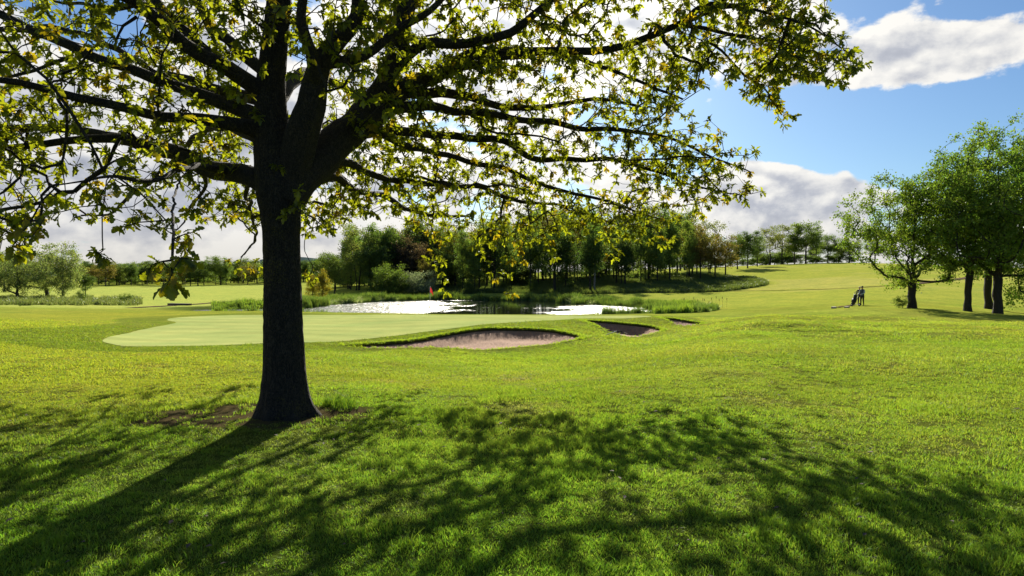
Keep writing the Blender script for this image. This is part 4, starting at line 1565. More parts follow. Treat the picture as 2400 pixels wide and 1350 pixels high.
TRUNK_L = [(668, 1000, 8, 64), (668, 960, 8, 60), (668, 915, 8, 54), (667, 850, 8, 50), (664, 750, 8, 47), (662, 650, 8, 45), (660, 560, 8, 45), (658, 500, 8, 47), (652, 440, 8, 50), (645, 370, 8, 46), (637, 300, 8, 40),
           (636, 200, 8, 33), (645, 100, 8, 29), (655, 0, 8, 27), (664, -120, 8, 23), (672, -300, 8.1, 17), (690, -520, 8.2, 9), (700, -700, 8.3, 3)]
LIMBS = [
    # right side, low to high
    [(672, 470, 8, 44), (700, 420, 8.05, 44), (767, 362, 8.3, 43), (827, 310, 8.6, 38), (852, 270, 8.75, 32), (893, 217, 8.9, 24), (930, 117, 9.1, 22), (943, 33, 9.2, 20), (965, -120, 9.4, 16), (1010, -330, 9.8, 8)],
    [(827, 310, 8.6, 30), (880, 262, 8.9, 28), (940, 212, 9.2, 22), (1000, 185, 9.5, 18), (1040, 170, 9.7, 15), (1085, 133, 9.8, 13), (1170, 118, 10, 11), (1300, 120, 10, 9), (1425, 112, 9.9, 8.5), (1519, 86, 9.8, 8), (1594, 60, 9.7, 7), (1650, 15, 9.6, 6), (1762, 4, 9.6, 4), (1870, -30, 9.6, 2)],
    [(940, 212, 9.2, 16), (1000, 222, 9.6, 13), (1100, 233, 10.2, 10), (1200, 246, 10.8, 8), (1290, 246, 11.2, 6), (1400, 232, 11.5, 4.5), (1500, 250, 11.8, 3)],
    [(1040, 170, 9.7, 12), (1120, 150, 10.3, 9), (1250, 130, 10.9, 7), (1330, 128, 11.2, 6.5), (1400, 160, 11.4, 5), (1470, 182, 11.5, 4), (1556, 214, 11.6, 3), (1595, 235, 11.6, 2)],
    [(930, 150, 9.1, 14), (1000, 100, 9.0, 12), (1090, 95, 8.9, 11), (1200, 77, 8.8, 10), (1293, 0, 8.7, 8), (1390, -110, 8.7, 5), (1480, -200, 8.7, 3)],
    [(1594, 60, 9.7, 5), (1687, 70, 9.8, 4.5), (1800, 92, 9.9, 4), (1875, 116, 10, 3), (1960, 140, 10, 2), (2022, 158, 10, 1.2)],
    [(1660, 100, 9.9, 3.2), (1691, 118, 10, 3), (1744, 176, 10.1, 2.6), (1789, 205, 10.1, 2), (1835, 268, 10.1, 1.2)],
    [(1594, 60, 9.7, 5), (1700, 20, 9.3, 4), (1800, 30, 9.1, 3.2), (1900, 60, 9, 2.5), (1985, 120, 8.9, 1.4)],
    [(880, 262, 8.9, 18), (980, 250, 9.4, 12), (1080, 262, 10, 9), (1200, 275, 10.4, 7.5), (1294, 289, 10.7, 7), (1369, 307, 10.9, 6), (1462, 311, 11, 5), (1575, 330, 11, 3.6), (1680, 370, 11, 2.6), (1760, 405, 11, 1.4)],
    [(827, 315, 8.6, 16), (930, 305, 9.4, 11), (1050, 320, 10.2, 9), (1180, 335, 10.8, 8), (1249, 367, 11.2, 7), (1340, 372, 11.4, 6), (1425, 373, 11.5, 5), (1537, 405, 11.5, 3.6), (1612, 431, 11.4, 2.5), (1742, 462, 11.2, 1.3)],
    [(767, 372, 8.3, 14), (810, 380, 8.7, 10), (867, 407, 9.4, 8), (933, 430, 10, 7), (1030, 436, 10.8, 6), (1120, 445, 11.5, 5), (1230, 470, 12, 4), (1340, 490, 12.3, 2.6), (1440, 530, 12.4, 1.4)],
    [(867, 300, 8.8, 10), (960, 340, 9.6, 8), (1060, 370, 10.6, 6.5), (1180, 400, 11.4, 5.5), (1310, 440, 11.8, 4), (1430, 470, 12, 3), (1550, 520, 12, 1.5)],
    [(700, 420, 8.1, 16), (780, 420, 9.2, 10), (850, 450, 10.4, 7.5), (920, 470, 11.6, 6), (1000, 500, 12.6, 4), (1100, 510, 13.2, 2.5)],
    # second leader
    [(680, 450, 8, 38), (690, 400, 7.95, 38), (705, 330, 7.85, 38), (722, 280, 7.8, 36), (740, 217, 7.75, 31), (757, 150, 7.7, 26), (800, 90, 7.7, 20), (840, 33, 7.7, 17), (850, -80, 7.6, 14), (880, -300, 7.5, 8), (900, -480, 7.4, 3)],
    [(740, 217, 7.75, 18), (735, 130, 7.4, 15), (715, 60, 7.2, 12), (720, -60, 7.0, 9), (700, -250, 6.7, 4)],
    [(757, 150, 7.7, 14), (850, 130, 8, 11), (930, 60, 8.2, 9), (1010, 20, 8.3, 7), (1100, -60, 8.4, 4)],
    # left side, low to high
    [(640, 450, 8, 28), (600, 417, 8.05, 26), (540, 400, 8.2, 24), (467, 388, 8.5, 22), (400, 362, 8.8, 19), (333, 338, 9, 16), (267, 318, 9.2, 13), (133, 302, 9.5, 9), (0, 300, 9.8, 8), (-160, 290, 10, 5), (-330, 300, 10.2, 2)],
    [(290, 325, 9.1, 11), (200, 325, 9, 9), (100, 335, 8.8, 8), (0, 347, 8.6, 7), (-150, 350, 8.4, 4), (-300, 340, 8.2, 2)],
    [(640, 330, 8, 22), (593, 303, 7.9, 19), (500, 289, 7.6, 15), (430, 283, 7.4, 13.5), (367, 277, 7.2, 12.5), (300, 258, 7, 11.5), (233, 240, 6.8, 11), (100, 213, 6.5, 9), (0, 193, 6.3, 7.5), (-150, 170, 6.1, 5), (-350, 160, 6, 2)],
    [(637, 290, 8, 22), (583, 262, 8.1, 19), (500, 232, 8.2, 16), (433, 213, 8.3, 14.5), (300, 163, 8.4, 13), (167, 113, 8.5, 12), (67, 68, 8.6, 11), (0, 27, 8.6, 9.5), (-120, -40, 8.7, 6), (-300, -100, 8.8, 2.5)],
    [(630, 240, 8, 16), (540, 215, 8.6, 13), (467, 198, 9, 11), (400, 180, 9.3, 9.5), (333, 157, 9.6, 8.5), (267, 107, 10, 7), (183, 77, 10.3, 6), (80, 68, 10.6, 5.5), (0, 63, 10.8, 5), (-150, 60, 11, 3)],
    [(636, 225, 8, 22), (600, 205, 7.9, 20), (533, 160, 7.7, 18), (433, 108, 7.5, 16.5), (367, 58, 7.3, 15), (300, 0, 7.1, 13.5), (200, -120, 6.9, 9), (60, -260, 6.7, 3)],
    [(560, 180, 7.8, 15), (483, 123, 8.1, 13.5), (430, 75, 8.3, 13), (383, 27, 8.4, 12), (340, -40, 8.5, 10), (260, -200, 8.8, 4)],
    [(636, 180, 8, 16), (560, 120, 8.3, 13), (500, 73, 8.6, 11.5), (455, 0, 8.8, 10), (380, -150, 9.1, 6), (280, -300, 9.4, 2)],
    [(320, 10, 7.2, 6), (240, 22, 7.4, 4.5), (170, 12, 7.6, 3.5), (60, -20, 7.8, 2)],
    [(320, 40, 7.2, 4), (290, 60, 7.1, 3.2), (276, 90, 7.0, 2.4), (270, 115, 7, 1.4)],
    [(167, 133, 8.5, 5), (80, 165, 8.8, 4), (0, 182, 9, 3.5), (-120, 200, 9.2, 2)],
    [(540, 402, 8.2, 10), (467, 395, 7.6, 8), (420, 400, 7.0, 6.5), (360, 427, 6.4, 5.5), (290, 424, 6, 4.2), (217, 420, 5.6, 2.5), (120, 430, 5.4, 1.4)],
    [(420, 372, 8.7, 8), (380, 400, 9.4, 6), (330, 450, 10, 5), (290, 490, 10.3, 4), (262, 507, 10.4, 3), (185, 502, 10.5, 1.4)],
    [(480, 392, 8.5, 8), (478, 430, 9, 5), (465, 470, 9.4, 3.6), (430, 520, 9.7, 2), (395, 545, 9.8, 1)],
    [(600, 420, 8.1, 8), (575, 450, 8.9, 5), (592, 500, 10.4, 4), (598, 540, 11.6, 3), (588, 578, 12.4, 2.2), (565, 605, 12.8, 1.2)],
    # limbs reaching away behind the trunk
    [(655, 400, 8.2, 24), (690, 350, 9.2, 18), (720, 330, 10.4, 13), (740, 340, 11.6, 9), (770, 380, 12.8, 6), (790, 430, 13.6, 3.5), (800, 480, 14, 1.5)],
    [(640, 340, 8.2, 20), (560, 300, 9.4, 14), (500, 300, 10.6, 10), (450, 330, 11.8, 7), (420, 380, 12.6, 4), (400, 430, 13, 1.6)],
    [(645, 250, 8.2, 18), (700, 180, 9.4, 14), (760, 180, 10.6, 10), (830, 230, 11.6, 7), (900, 300, 12.4, 4), (950, 370, 12.8, 1.8)],
    # limbs overhead and towards the camera
    [(655, 0, 8, 22), (560, -140, 7.2, 16), (430, -330, 6.4, 10), (300, -600, 5.6, 4)],
    [(660, -60, 8, 20), (800, -200, 7.2, 15), (1000, -420, 6.4, 9), (1200, -700, 5.8, 4)],
    [(664, -120, 8, 18), (560, -260, 9.2, 13), (430, -380, 10.2, 8), (300, -440, 11, 3)],
    [(668, -200, 8, 16), (800, -320, 9.2, 11), (980, -420, 10.2, 7), (1150, -480, 11, 3)],
    [(943, 33, 9.2, 12), (1080, -90, 9.8, 10), (1260, -180, 10.3, 7), (1450, -240, 10.6, 4), (1620, -250, 10.8, 2)],
    [(300, 0, 7.1, 9), (160, -60, 6.4, 7), (-20, -160, 5.8, 4), (-220, -260, 5.4, 2)],
]
ENV = [(-420, 560), (-60, 590), (10, 600), (70, 590), (110, 520), (160, 500), (240, 540), (330, 540), (430, 540), (500, 515), (580, 540), (640, 520), (720, 545), (790, 560), (830, 500), (870, 520), (930, 490), (980, 560), (1060, 590),
       (1110, 580), (1180, 590), (1260, 570), (1330, 560), (1420, 585), (1480, 560), (1560, 580), (1590, 530), (1650, 520), (1680, 470), (1745, 488), (1795, 430), (1770, 350), (1700, 300), (1650, 275), (1590, 245), (1640, 215), (1700, 190),
       (1740, 220), (1800, 250), (1825, 300), (1862, 280), (1810, 215), (1850, 170), (1930, 190), (1985, 215), (2040, 160), (1990, 90), (1950, 40), (1940, -40), (1700, -260), (1400, -560), (900, -800), (500, -800), (0, -600), (-420, -300)]
ENVA = np.array(ENV, float)


def oak_pts(L):
    return np.array([np.r_[at(px, py, d), rp * d / FPX] for px, py, d, rp in L])


sk = Skel()
limb_nodes = []


def bark_tube(Q, n, seed, amp=0.06):
    r = np.random.default_rng(seed)
    k = len(Q)
    a = np.arange(n) / n * 2 * math.pi
    s = np.cumsum(np.r_[0, np.linalg.norm(np.diff(Q[:, :3], axis=0), axis=1)])
    wob = np.ones((k, n))
    for m_, am in ((2, .5), (3, .45), (5, .35), (8, .3)):
        ph = r.uniform(0, 6.28)
        wob += amp * am * np.sin(m_ * a[None] + ph + s[:, None] * r.uniform(-1.5, 1.5))
    wob += amp * 0.35 * r.normal(0, 1, (k, n))
    return tube(Q[:, :3], Q[:, 3], n, wob)


# trunk with a flared, buttressed foot
Q = catmull(oak_pts(TRUNK_L), 0.07)
V, F = bark_tube(Q, 110, 3, 0.035)
ax_ = np.repeat(Q[:, :3], 110, 0)
ang = np.arctan2(V[:, 1] - ax_[:, 1], V[:, 0] - ax_[:, 0])
# furrowed bark: upright ridges that wander and break
rg = np.abs(fbm(np.cos(ang) * 5.5 + 40, np.sin(ang) * 5.5 + V[:, 2] * 0.9, 301, 3)) + 0.5 * np.abs(fbm(np.cos(ang) * 11 + 10, np.sin(ang) * 11 + V[:, 2] * 2.2, 305, 2))
V[:, :2] = ax_[:, :2] + (V[:, :2] - ax_[:, :2]) * (1.012 - 0.085 * np.clip(0.34 - rg, 0, 0.34))[:, None] * (1 + 0.02 * fbm(V[:, 2] / 0.5 + ang, ang * 1.1, 310))[:, None]
ang = np.arctan2(V[:, 1] - OFF[1], V[:, 0] - OFF[0])
ft = np.clip(1 - V[:, 2] / 0.30, 0, 1.3) ** 2
ft *= (0.13 + 0.17 * np.sin(3 * ang + 0.8) * np.sin(2 * ang + 1.7) + 0.12 * np.sin(7 * ang + 2.0))
V[:, :2] = OFF[:2] + (V[:, :2] - OFF[:2]) * (1 + np.clip(ft, 0, 0.6))[:, None]
V[:, :2] = OFF[:2] + (V[:, :2] - OFF[:2]) * (1 - 0.07 * np.clip((V[:, 2] - 0.25) / 0.3, 0, 1) * np.clip((2.6 - V[:, 2]) / 0.5, 0, 1))[:, None]
trunk = mobj('trunk', make_mesh('trunk', V - OFF, [F], M['oak_bark']), OAK)
prev = -1
for q in Q[::4]:
    prev = sk.add(q[:3], prev, q[3])
n_trunk = len(sk.P)
for li, L in enumerate(LIMBS):
    pts = oak_pts(L)
    Q = catmull(pts, 0.12)
    # gnarl: small sideways wander
    w = ORNG.normal(0, 1, (len(Q), 3))
    for _ in range(2):
        w = (np.roll(w, 1, 0) + w + np.roll(w, -1, 0)) / 3
    fade = np.clip(np.arange(len(Q)) / 6, 0, 1)[:, None]
    w2 = ORNG.normal(0, 1, (len(Q) + 8, 3))
    w2 = np.stack([np.convolve(w2[:, c], np.hanning(9) / 4, 'valid') for c in range(3)], 1)
    Q[:, :3] += fade * (w * 0.022 + w2 * 0.045)
    if pts[-1][0] < pts[0][0]:
        Q[:, 3] *= 1 - 0.04 * fade[:, 0]
    Q[:, 3] = np.maximum(Q[:, 3], 0.004)
    V, F = bark_tube(Q, 14 if Q[0, 3] > 0.05 else 9, 100 + li, 0.06)
    mobj('limb', make_mesh('limb', V - OFF, [F], M['oak_bark']), OAK)
    A = np.array(sk.P)
    par = int(np.argmin(np.linalg.norm(A - Q[0, :3], axis=1)))
    for q in Q[1::2]:
        par = sk.add(q[:3], par, q[3])
        limb_nodes.append((par, q[3]))
n_limb = len(sk.P)

# boughs: aim points spread through the crown, at the depth of the limbs beside them
LP = np.array([sk.P[i] for i, _ in limb_nodes])
lpx, lpy, lpd = project(LP)
lpd = LP[:, 1]


def weight(px, py):
    w = 1.0
    if px < 820:
        w = 0.72
        if py > 400:
            w = 0.42
        if py > 480:
            w = 0.55
        if 560 < px < 760 and py > 120:
            w = 0.30
    if py < -60:
        w = 0.30
    if 1080 < px < 1340 and 0 < py < 120:
        w = 0.75
    if 1330 < px < 1560 and 0 < py < 90:
        w = 0.5
    if 250 < px < 340 and 20 < py < 130:
        w = 0.1
    if px > 1600:
        w = 1.2
    return w


att = []
while len(att) < 1050:
    px, py = ORNG.uniform(-420, 2040), ORNG.uniform(-780, 600)
    if ORNG.uniform() * 1.2 > weight(px, py) or poly_sd(ENVA, np.array([px]), np.array([py]))[0] > -8:
        continue
    q = (lpx - px) ** 2 + (lpy - py) ** 2
    k = np.argsort(q)[:10]
    j = k[ORNG.integers(10)]
    d = lpd[j] + ORNG.normal(0, 0.55)
    att.append(at(px, py, max(d, 4.8)))
for _ in range(130):
    att.append(at(ORNG.uniform(500, 800), ORNG.uniform(270, 515), ORNG.uniform(10.6, 14.8)))
att = np.array(att)
axis0 = at(650, 420, 8)
att = att[np.argsort(np.linalg.norm(att - axis0, axis=1))]
ends = []
for a in att:
    e = sk.attach(a, ORNG, 4, 0.35, 0.05, 0.10, maxlen=2.3)
    if e is not None:
        ends.append(e)
n1 = len(sk.P)
# twigs: short, fanning and drooping from the boughs
tips = list(ends)
P1 = np.array(sk.P)
bough = np.arange(n_limb, n1)
want = 6000
cnt = 0
while cnt < want:
    i = int(bough[ORNG.integers(len(bough))]) if ORNG.uniform() < 0.86 else limb_nodes[ORNG.integers(len(limb_nodes))][0]
    if sk.rmin[i] > 0.06:
        continue
    o_ = ORNG.normal(0, 1, 3) * np.array([0.30, 0.30, 0.22]) + np.array([0, 0, -0.07])
    a = P1[i] + o_
    px, py, _ = project(a)
    sd_ = poly_sd(ENVA, px, py)[0]
    if sd_ > 6 or ORNG.uniform() > weight(px[0], py[0]) + 0.25 * (sd_ > -40):
        continue
    e = sk.attach(a, ORNG, 2, 0.1, 0.03, 0.12, maxlen=0.8, lo=n_trunk)
    cnt += 1
    if e is not None:
        tips.append(e)
# hanging sprays that the eye catches
HANG = [
    ([(430, 400, 7.0), (412, 450, 5.4), (406, 500, 4.4), (408, 560, 3.9), (402, 610, 3.8), (398, 655, 3.8)], [(385, 535), (410, 548), (450, 545), (425, 570), (370, 615), (395, 628), (425, 605), (450, 612), (402, 660), (392, 668), (350, 632), (440, 590), (412, 668)], 0.085),
    ([(250, 424, 5.8), (242, 500, 5.7), (238, 560, 5.7), (240, 590, 5.7)], [(228, 590), (250, 606), (236, 596), (240, 612), (222, 600)], 0.085),
    ([(140, 430, 5.4), (100, 470, 5.2), (70, 520, 5.1), (35, 572, 5.0)], [(60, 505), (35, 520), (45, 545), (90, 535), (30, 580), (55, 585), (25, 545), (75, 555), (40, 600), (110, 500)], 0.095),
    ([(588, 578, 12.4), (570, 600, 13), (560, 618, 13.3)], [(540, 620), (560, 612), (580, 618), (600, 612), (612, 628), (590, 632), (555, 632), (535, 612), (570, 640), (608, 640)], 0.115),
    ([(1000, 500, 12.6), (1015, 545, 13), (1030, 600, 13.3), (1042, 660, 13.5)], [(1020, 560), (1035, 575), (1010, 590), (1030, 600), (1000, 605), (1040, 615), (1022, 625), (1035, 640), (1045, 655), (1040, 675), (1048, 688), (1015, 612), (1030, 560), (1045, 560)], 0.12),
    ([(1120, 450, 11.5), (1135, 540, 12), (1150, 600, 12.3), (1165, 645, 12.4)], [(1120, 578), (1135, 600), (1150, 640), (1160, 655), (1180, 640), (1150, 615), (1195, 645), (1125, 590)], 0.115),
    ([(1170, 465, 11.7), (1182, 560, 12), (1196, 640, 12.2), (1200, 685, 12.2)], [(1185, 600), (1200, 612), (1190, 688), (1203, 690), (1180, 612)], 0.115),
    ([(1180, 470, 11.7), (1210, 540, 12), (1228, 600, 12.1)], [(1215, 570), (1225, 590), (1230, 612), (1215, 580)], 0.11),
    ([(1250, 475, 12), (1280, 550, 12), (1292, 600, 12)], [(1265, 560), (1285, 570), (1295, 590), (1300, 605), (1280, 580)], 0.115),
    ([(1400, 480, 11.9), (1425, 550, 11.8), (1440, 600, 11.8)], [(1420, 560), (1435, 580), (1440, 605), (1450, 590), (1425, 600)], 0.115),
    ([(1520, 500, 12), (1545, 545, 11.8), (1560, 575, 11.8)], [(1540, 540), (1555, 560), (1565, 575), (1548, 575), (1575, 560)], 0.11),
    ([(715, 590, 12.6), (735, 630, 13.0), (722, 650, 13.2)], [(735, 635), (722, 648), (740, 655), (715, 640), (728, 665)], 0.11),
    ([(690, 470, 7.62), (700, 490, 7.5), (740, 515, 7.45), (770, 540, 7.4)], [(672, 492), (690, 485), (665, 505), (712, 492), (735, 508), (745, 530), (770, 540), (720, 520), (760, 520)], 0.085),
    ([(640, 410, 7.6), (645, 395, 7.5)], [(650, 390), (660, 398), (640, 385)], 0.06),
    ([(570, 180, 7.5), (560, 200, 7.2), (555, 215, 7.0)], [(545, 205), (580, 225), (555, 225), (535, 210), (590, 118), (570, 130)], 0.10),
]
hang = []
for line, spots, sz in HANG:
    p0 = at(*line[0])
    A = np.array(sk.P)
    par = int(np.argmin(np.linalg.norm(A - p0, axis=1)))
    q = catmull(np.array([A[par]] + [at(*w_) for w_ in line]), 0.12)
    ids = []
    for v in q[1:]:
        par = sk.add(v + ORNG.normal(0, 0.006, 3), par, 0.004)
        ids.append(par)
    dl = line[-1][2]
    for (sx, sy) in spots:
        dd = float(np.interp(sy, [w_[1] for w_ in line], [w_[2] for w_ in line])) if line[-1][1] > line[0][1] else dl
        a = at(sx, sy, dd + ORNG.normal(0, 0.12))
        e = sk.attach(a, ORNG, 2, 0.0, 0.02, 0.1, lo=ids[0])
        hang.append((e, sz))
rad = sk.radii(0.0034, 0.46)
rad[n_limb:] = np.minimum(rad[n_limb:], 0.03)
skip = np.zeros(len(sk.P), bool)
skip[:n_limb] = True
V, F = sk.mesh(rad, 4, skip)
tw = mobj('twigs', make_mesh('twigs', V - OFF, [F], M['oak_bark']), OAK)
tw['kind'] = 'stuff'


# --- leaves: lobed, folded along the midrib, gathered in rosettes at the twig ends
def oak_leaf_shape(full):
    if full:
        ys = [0.0, 0.12, 0.24, 0.33, 0.47, 0.57, 0.72, 0.81, 0.93, 1.0]
        xs = [0.012, 0.07, 0.17, 0.09, 0.25, 0.14, 0.31, 0.20, 0.17, 0.03]
    else:
        ys = [0.0, 0.24, 0.37, 0.60, 0.72, 1.0]
        xs = [0.012, 0.19, 0.10, 0.31, 0.17, 0.10]
    k = len(ys)
    V = []
    for x, y in zip(xs, ys):
        zc = -0.28 * y * y
        V += [(-x, y, zc + 0.35 * x), (0, y, zc), (x, y, zc + 0.35 * x)]
    F = []
    for i in range(k - 1):
        for s in (0, 1):
            a = i * 3 + s
            F.append((a, a + 1, a + 4, a + 3))
    return np.array(V), np.array(F)


LV, LF = oak_leaf_shape(True)
SV, SF = oak_leaf_shape(False)
PA = np.array(sk.P)
PAR = np.array(sk.par)
lp, lm, ls, lc = [], [], [], []


def rosette(e, n, size):
    p = PA[e]
    ax = p - PA[PAR[e]]
    ax = ax / (np.linalg.norm(ax) + 1e-9)
    ax = unit(ax + np.array([0, 0, 0.10]) + ORNG.normal(0, 0.2, 3))
    rf = np.array([0, 0, 1.0]) if abs(ax[2]) < 0.85 else np.array([1.0, 0, 0])
    u = unit(np.cross(ax, rf))
    v = np.cross(ax, u)
    a0 = ORNG.uniform(0, 6.28)
    shade = ORNG.uniform(0.55, 1.2)
    young = ORNG.uniform() < 0.12
    for k in range(n):
        a = a0 + k * 2.4 + ORNG.normal(0, 0.3)
        op = ORNG.uniform(0.55, 1.35)
        L = unit(ax * math.cos(op) + (u * math.cos(a) + v * math.sin(a)) * math.sin(op) + np.array([0, 0, -0.30]))
        up = unit(ax * 0.8 + np.array([0, 0, 0.9]) + ORNG.normal(0, 0.3, 3))
        Xs = unit(np.cross(L, up))
        N = np.cross(Xs, L)
        b = p - ax * ORNG.uniform(0, 0.05) * (k > 2)
        lp.append(b)
        lm.append(np.stack([Xs, L, N], 1))
        ls.append(size * ORNG.uniform(0.6, 1.2))
        c = shade * ORNG.uniform(0.8, 1.2)
        lc.append(np.array([1.35, 0.95, 0.9]) * c if young else np.array([1.0, 1.0, 1.0]) * c)


for e in tips:
    px, py, _ = project(PA[e])
    inview = -60 < px[0] < 2460 and py[0] > -60
    rosette(e, ORNG.integers(6, 11) if inview else 5, 0.094 if inview else 0.15)
for e, sz in hang:
    rosette(e, ORNG.integers(5, 9), sz)
lp, lm, ls, lc = np.array(lp), np.array(lm), np.array(ls), np.array(lc)
px, py, dep = project(lp)
big_ = ls / np.maximum(dep, 1)
big_[(px < 0) | (px > 2400) | (py < 0)] = 0
order = np.argsort(-big_)
near, rest = order[:300], order[300:]
leaf_variants = []
for q in range(4):
    c = [(1, 1, 1), (1.15, 1.05, 1), (0.85, 0.9, 0.9), (1.3, 1.0, 0.95)][q]
    vv = LV.copy()
    vv[:, 2] += [0, -0.12, 0.10, -0.2][q] * vv[:, 1] ** 2
    vv[:, 0] *= [1, .9, 1.08, 1][q]
    leaf_variants.append(make_mesh('leaf', vv, [LF], M['oak_leaf'], np.tile(c, (len(LV), 1))))
for j, i in enumerate(near):
    o = mobj('leaf', leaf_variants[j % 4], OAK)
    mt = np.eye(4)
    mt[:3, :3] = lm[i] * ls[i]
    mt[:3, 3] = lp[i] - OFF
    o.matrix_local = Matrix(mt.tolist())
Vs = np.einsum('nij,kj->nki', lm[rest] * ls[rest][:, None, None], SV) + (lp[rest] - OFF)[:, None]
m_ = len(rest)
Fs = (np.arange(m_)[:, None, None] * len(SV) + SF[None]).reshape(-1, 4)
fo = mobj('foliage', make_mesh('foliage', Vs.reshape(-1, 3), [Fs], M['oak_leaf'], np.repeat(lc[rest], len(SV), 0)), OAK)
fo['kind'] = 'stuff'
print('OAK leaves', len(lp), 'nodes', len(sk.P))
# ---------------------------------------------------------------- small things
def strip(name, pts, width, mat, dz, label=None):
    Q = catmull(np.array(pts, float)[:, :2] @ np.eye(2, 3), 0.8)[:, :2]
    T = np.gradient(Q, axis=0)
    T /= np.linalg.norm(T, axis=1, keepdims=True)
    N = np.c_[-T[:, 1], T[:, 0]]
    w = (width * (1 + 0.25 * fbm(Q[:, 0] / 1.5, Q[:, 1] / 1.5, 33)))[:, None] / 2
    rows = [Q - N * w, Q, Q + N * w]
    V = np.concatenate([np.c_[r_, ground_z(r_[:, 0], r_[:, 1]) + dz] for r_ in rows])
    n = len(Q)
    i = np.arange(n - 1)
    F = np.concatenate([np.stack([k * n + i, k * n + n + i, k * n + n + i + 1, k * n + i + 1], 1)[:, ::-1] for k in range(2)])
    o = mobj(name, make_mesh(name, V, [F], mat))
    o['kind'] = 'structure'
    return o


strip('path', [hit(px, py) for px, py in ((300, 722), (345, 720), (400, 717), (450, 714), (500, 710), (545, 706))], 1.3, M['path'], 0.05)
strip('path', [hit(px, py) for px, py in ((1540, 686), (1650, 684), (1760, 682), (1900, 679), (2000, 675), (2100, 669))], 0.55, M['ditch'], 0.06)  # thin dark line: shaded edge of a ditch, its shade laid on as colour
strip('path', [hit(px, py) for px, py in ((2090, 670), (2200, 660), (2290, 648))], 1.3, M['path'], 0.06)
strip('path', [hit(px, py) for px, py in ((1962, 721), (1985, 718), (2004, 715))], 0.4, M['path'], 0.05)


def frame_at(P, Q):
    d = np.array(Q) - np.array(P)
    return np.linalg.norm(d), math.atan2(d[1], d[0])


def sleeper(name, label, px0, py0, px1, py1, w, h, mat, cat, tilt=0.0):
    a, b_ = hit(px0, py0), hit(px1, py1)
    L, az = frame_at(a[:2], b_[:2])
    L = min(L, 6) if cat == 'sleeper' else 0.85
    mid = (a + b_) / 2
    bm = bmesh.new()
    bmesh.ops.create_cube(bm, size=1)
    bmesh.ops.scale(bm, vec=(L, w, h), verts=bm.verts)
    bmesh.ops.bevel(bm, geom=bm.edges, offset=min(w, h) * 0.12, segments=2, affect='EDGES', profile=0.6)
    me = bpy.data.meshes.new(name)
    bm.to_mesh(me)
    bm.free()
    me.materials.append(mat)
    o = mobj(name, me)
    o.location = (mid[0], mid[1], gz(mid[0], mid[1]) + h * 0.40)
    o.rotation_euler = (0, tilt, az)
    return tag(o, label, cat)


sleeper('timber_sleeper', 'dark timber sleeper lying along the brown path left of the oak', 396, 716, 446, 716, 0.5, 0.26, M['plank'], 'sleeper')
sleeper('timber_step', 'pale timber step in the grass, left of the one nearest the golfers', 1944, 724, 1964, 721, 0.32, 0.15, M['pale_plank'], 'step')
sleeper('timber_step', 'pale timber step on the bare patch just in front of the golf trolley', 1975, 722.5, 1994, 719.5, 0.32, 0.13, M['pale_plank'], 'step')

# flag on the green
f = hit(1008, 741)
fl = thing('golf_flag', 'red flag on a thin pole standing in the green before the pond', 'flag', tuple(f))
top = at(1008, 673, f[1])[2] - f[2]
mb = MB()
mb.tube([(0, 0, -0.05), (0, 0, top * 0.6), (0, 0, top)], [0.012, 0.011, 0.009], 8)
mb.tube([(0, 0, top), (0, 0, top + 0.03)], [0.018, 0.012], 8)
mobj('pole', mb.mesh('pole', M['white_paint']), fl)
gx, gy = 9, 6
FV = []
for j in range(gy):
    for i in range(gx):
        u, v = i / (gx - 1), j / (gy - 1)
        FV.append((0.015 + 0.15 * u + 0.05 * v * u, 0.035 * math.sin(u * 7 + v * 2) * (0.3 + u), top - 0.03 - 0.34 * v - 0.22 * u * u + 0.02 * math.sin(u * 5)))
FQ = [(j * gx + i, j * gx + i + 1, (j + 1) * gx + i + 1, (j + 1) * gx + i) for j in range(gy - 1) for i in range(gx - 1)]
mobj('flag', make_mesh('flag', np.array(FV), [np.array(FQ)], M['red_cloth'], np.ones((len(FV), 3))), fl)


# rakes at the middle bunker
def rake(p, q, label, mat):
    p, q = np.array(p), np.array(q)
    c = (p + q) / 2
    root = thing('bunker_rake', label, 'rake', tuple(c), 0, 'rakes at the middle bunker')
    mb = MB()
    mb.tube([p - c, q - c], [0.016, 0.016], 8)
    mobj('handle', mb.mesh('handle', mat), root)
    d = (q - p) / np.linalg.norm(q - p)
    s = np.cross(d, [0, 0, 1])
    s /= np.linalg.norm(s)
    mb = MB()
    mb.tube([q - c - s * 0.28, q - c + s * 0.28], [0.02, 0.02], 6)
    for t in np.linspace(-0.27, 0.27, 12):
        mb.tube([q - c + s * t, q - c + s * t + np.array([0, 0, -0.07])], [0.007, 0.004], 5)
    mobj('head', mb.mesh('head', M['black_cloth']), root)


a, b_ = hit(1413, 788), hit(1445, 779)
a[2] += 0.02
b_ = at(1445, 776, a[1] + 0.9)
rake(a, b_, 'pale-handled rake leaning over the front edge of the middle bunker', M['pale_handle'])
c_ = spot(1478, 31.6)
d_ = spot(1464, 32.0)
c_[2] = at(1478, 784, 31.6)[2]
d_[2] = at(1464, 780, 32.0)[2]
rake(c_, d_, 'dark rake lying on the sand inside the middle bunker', M['plank'])

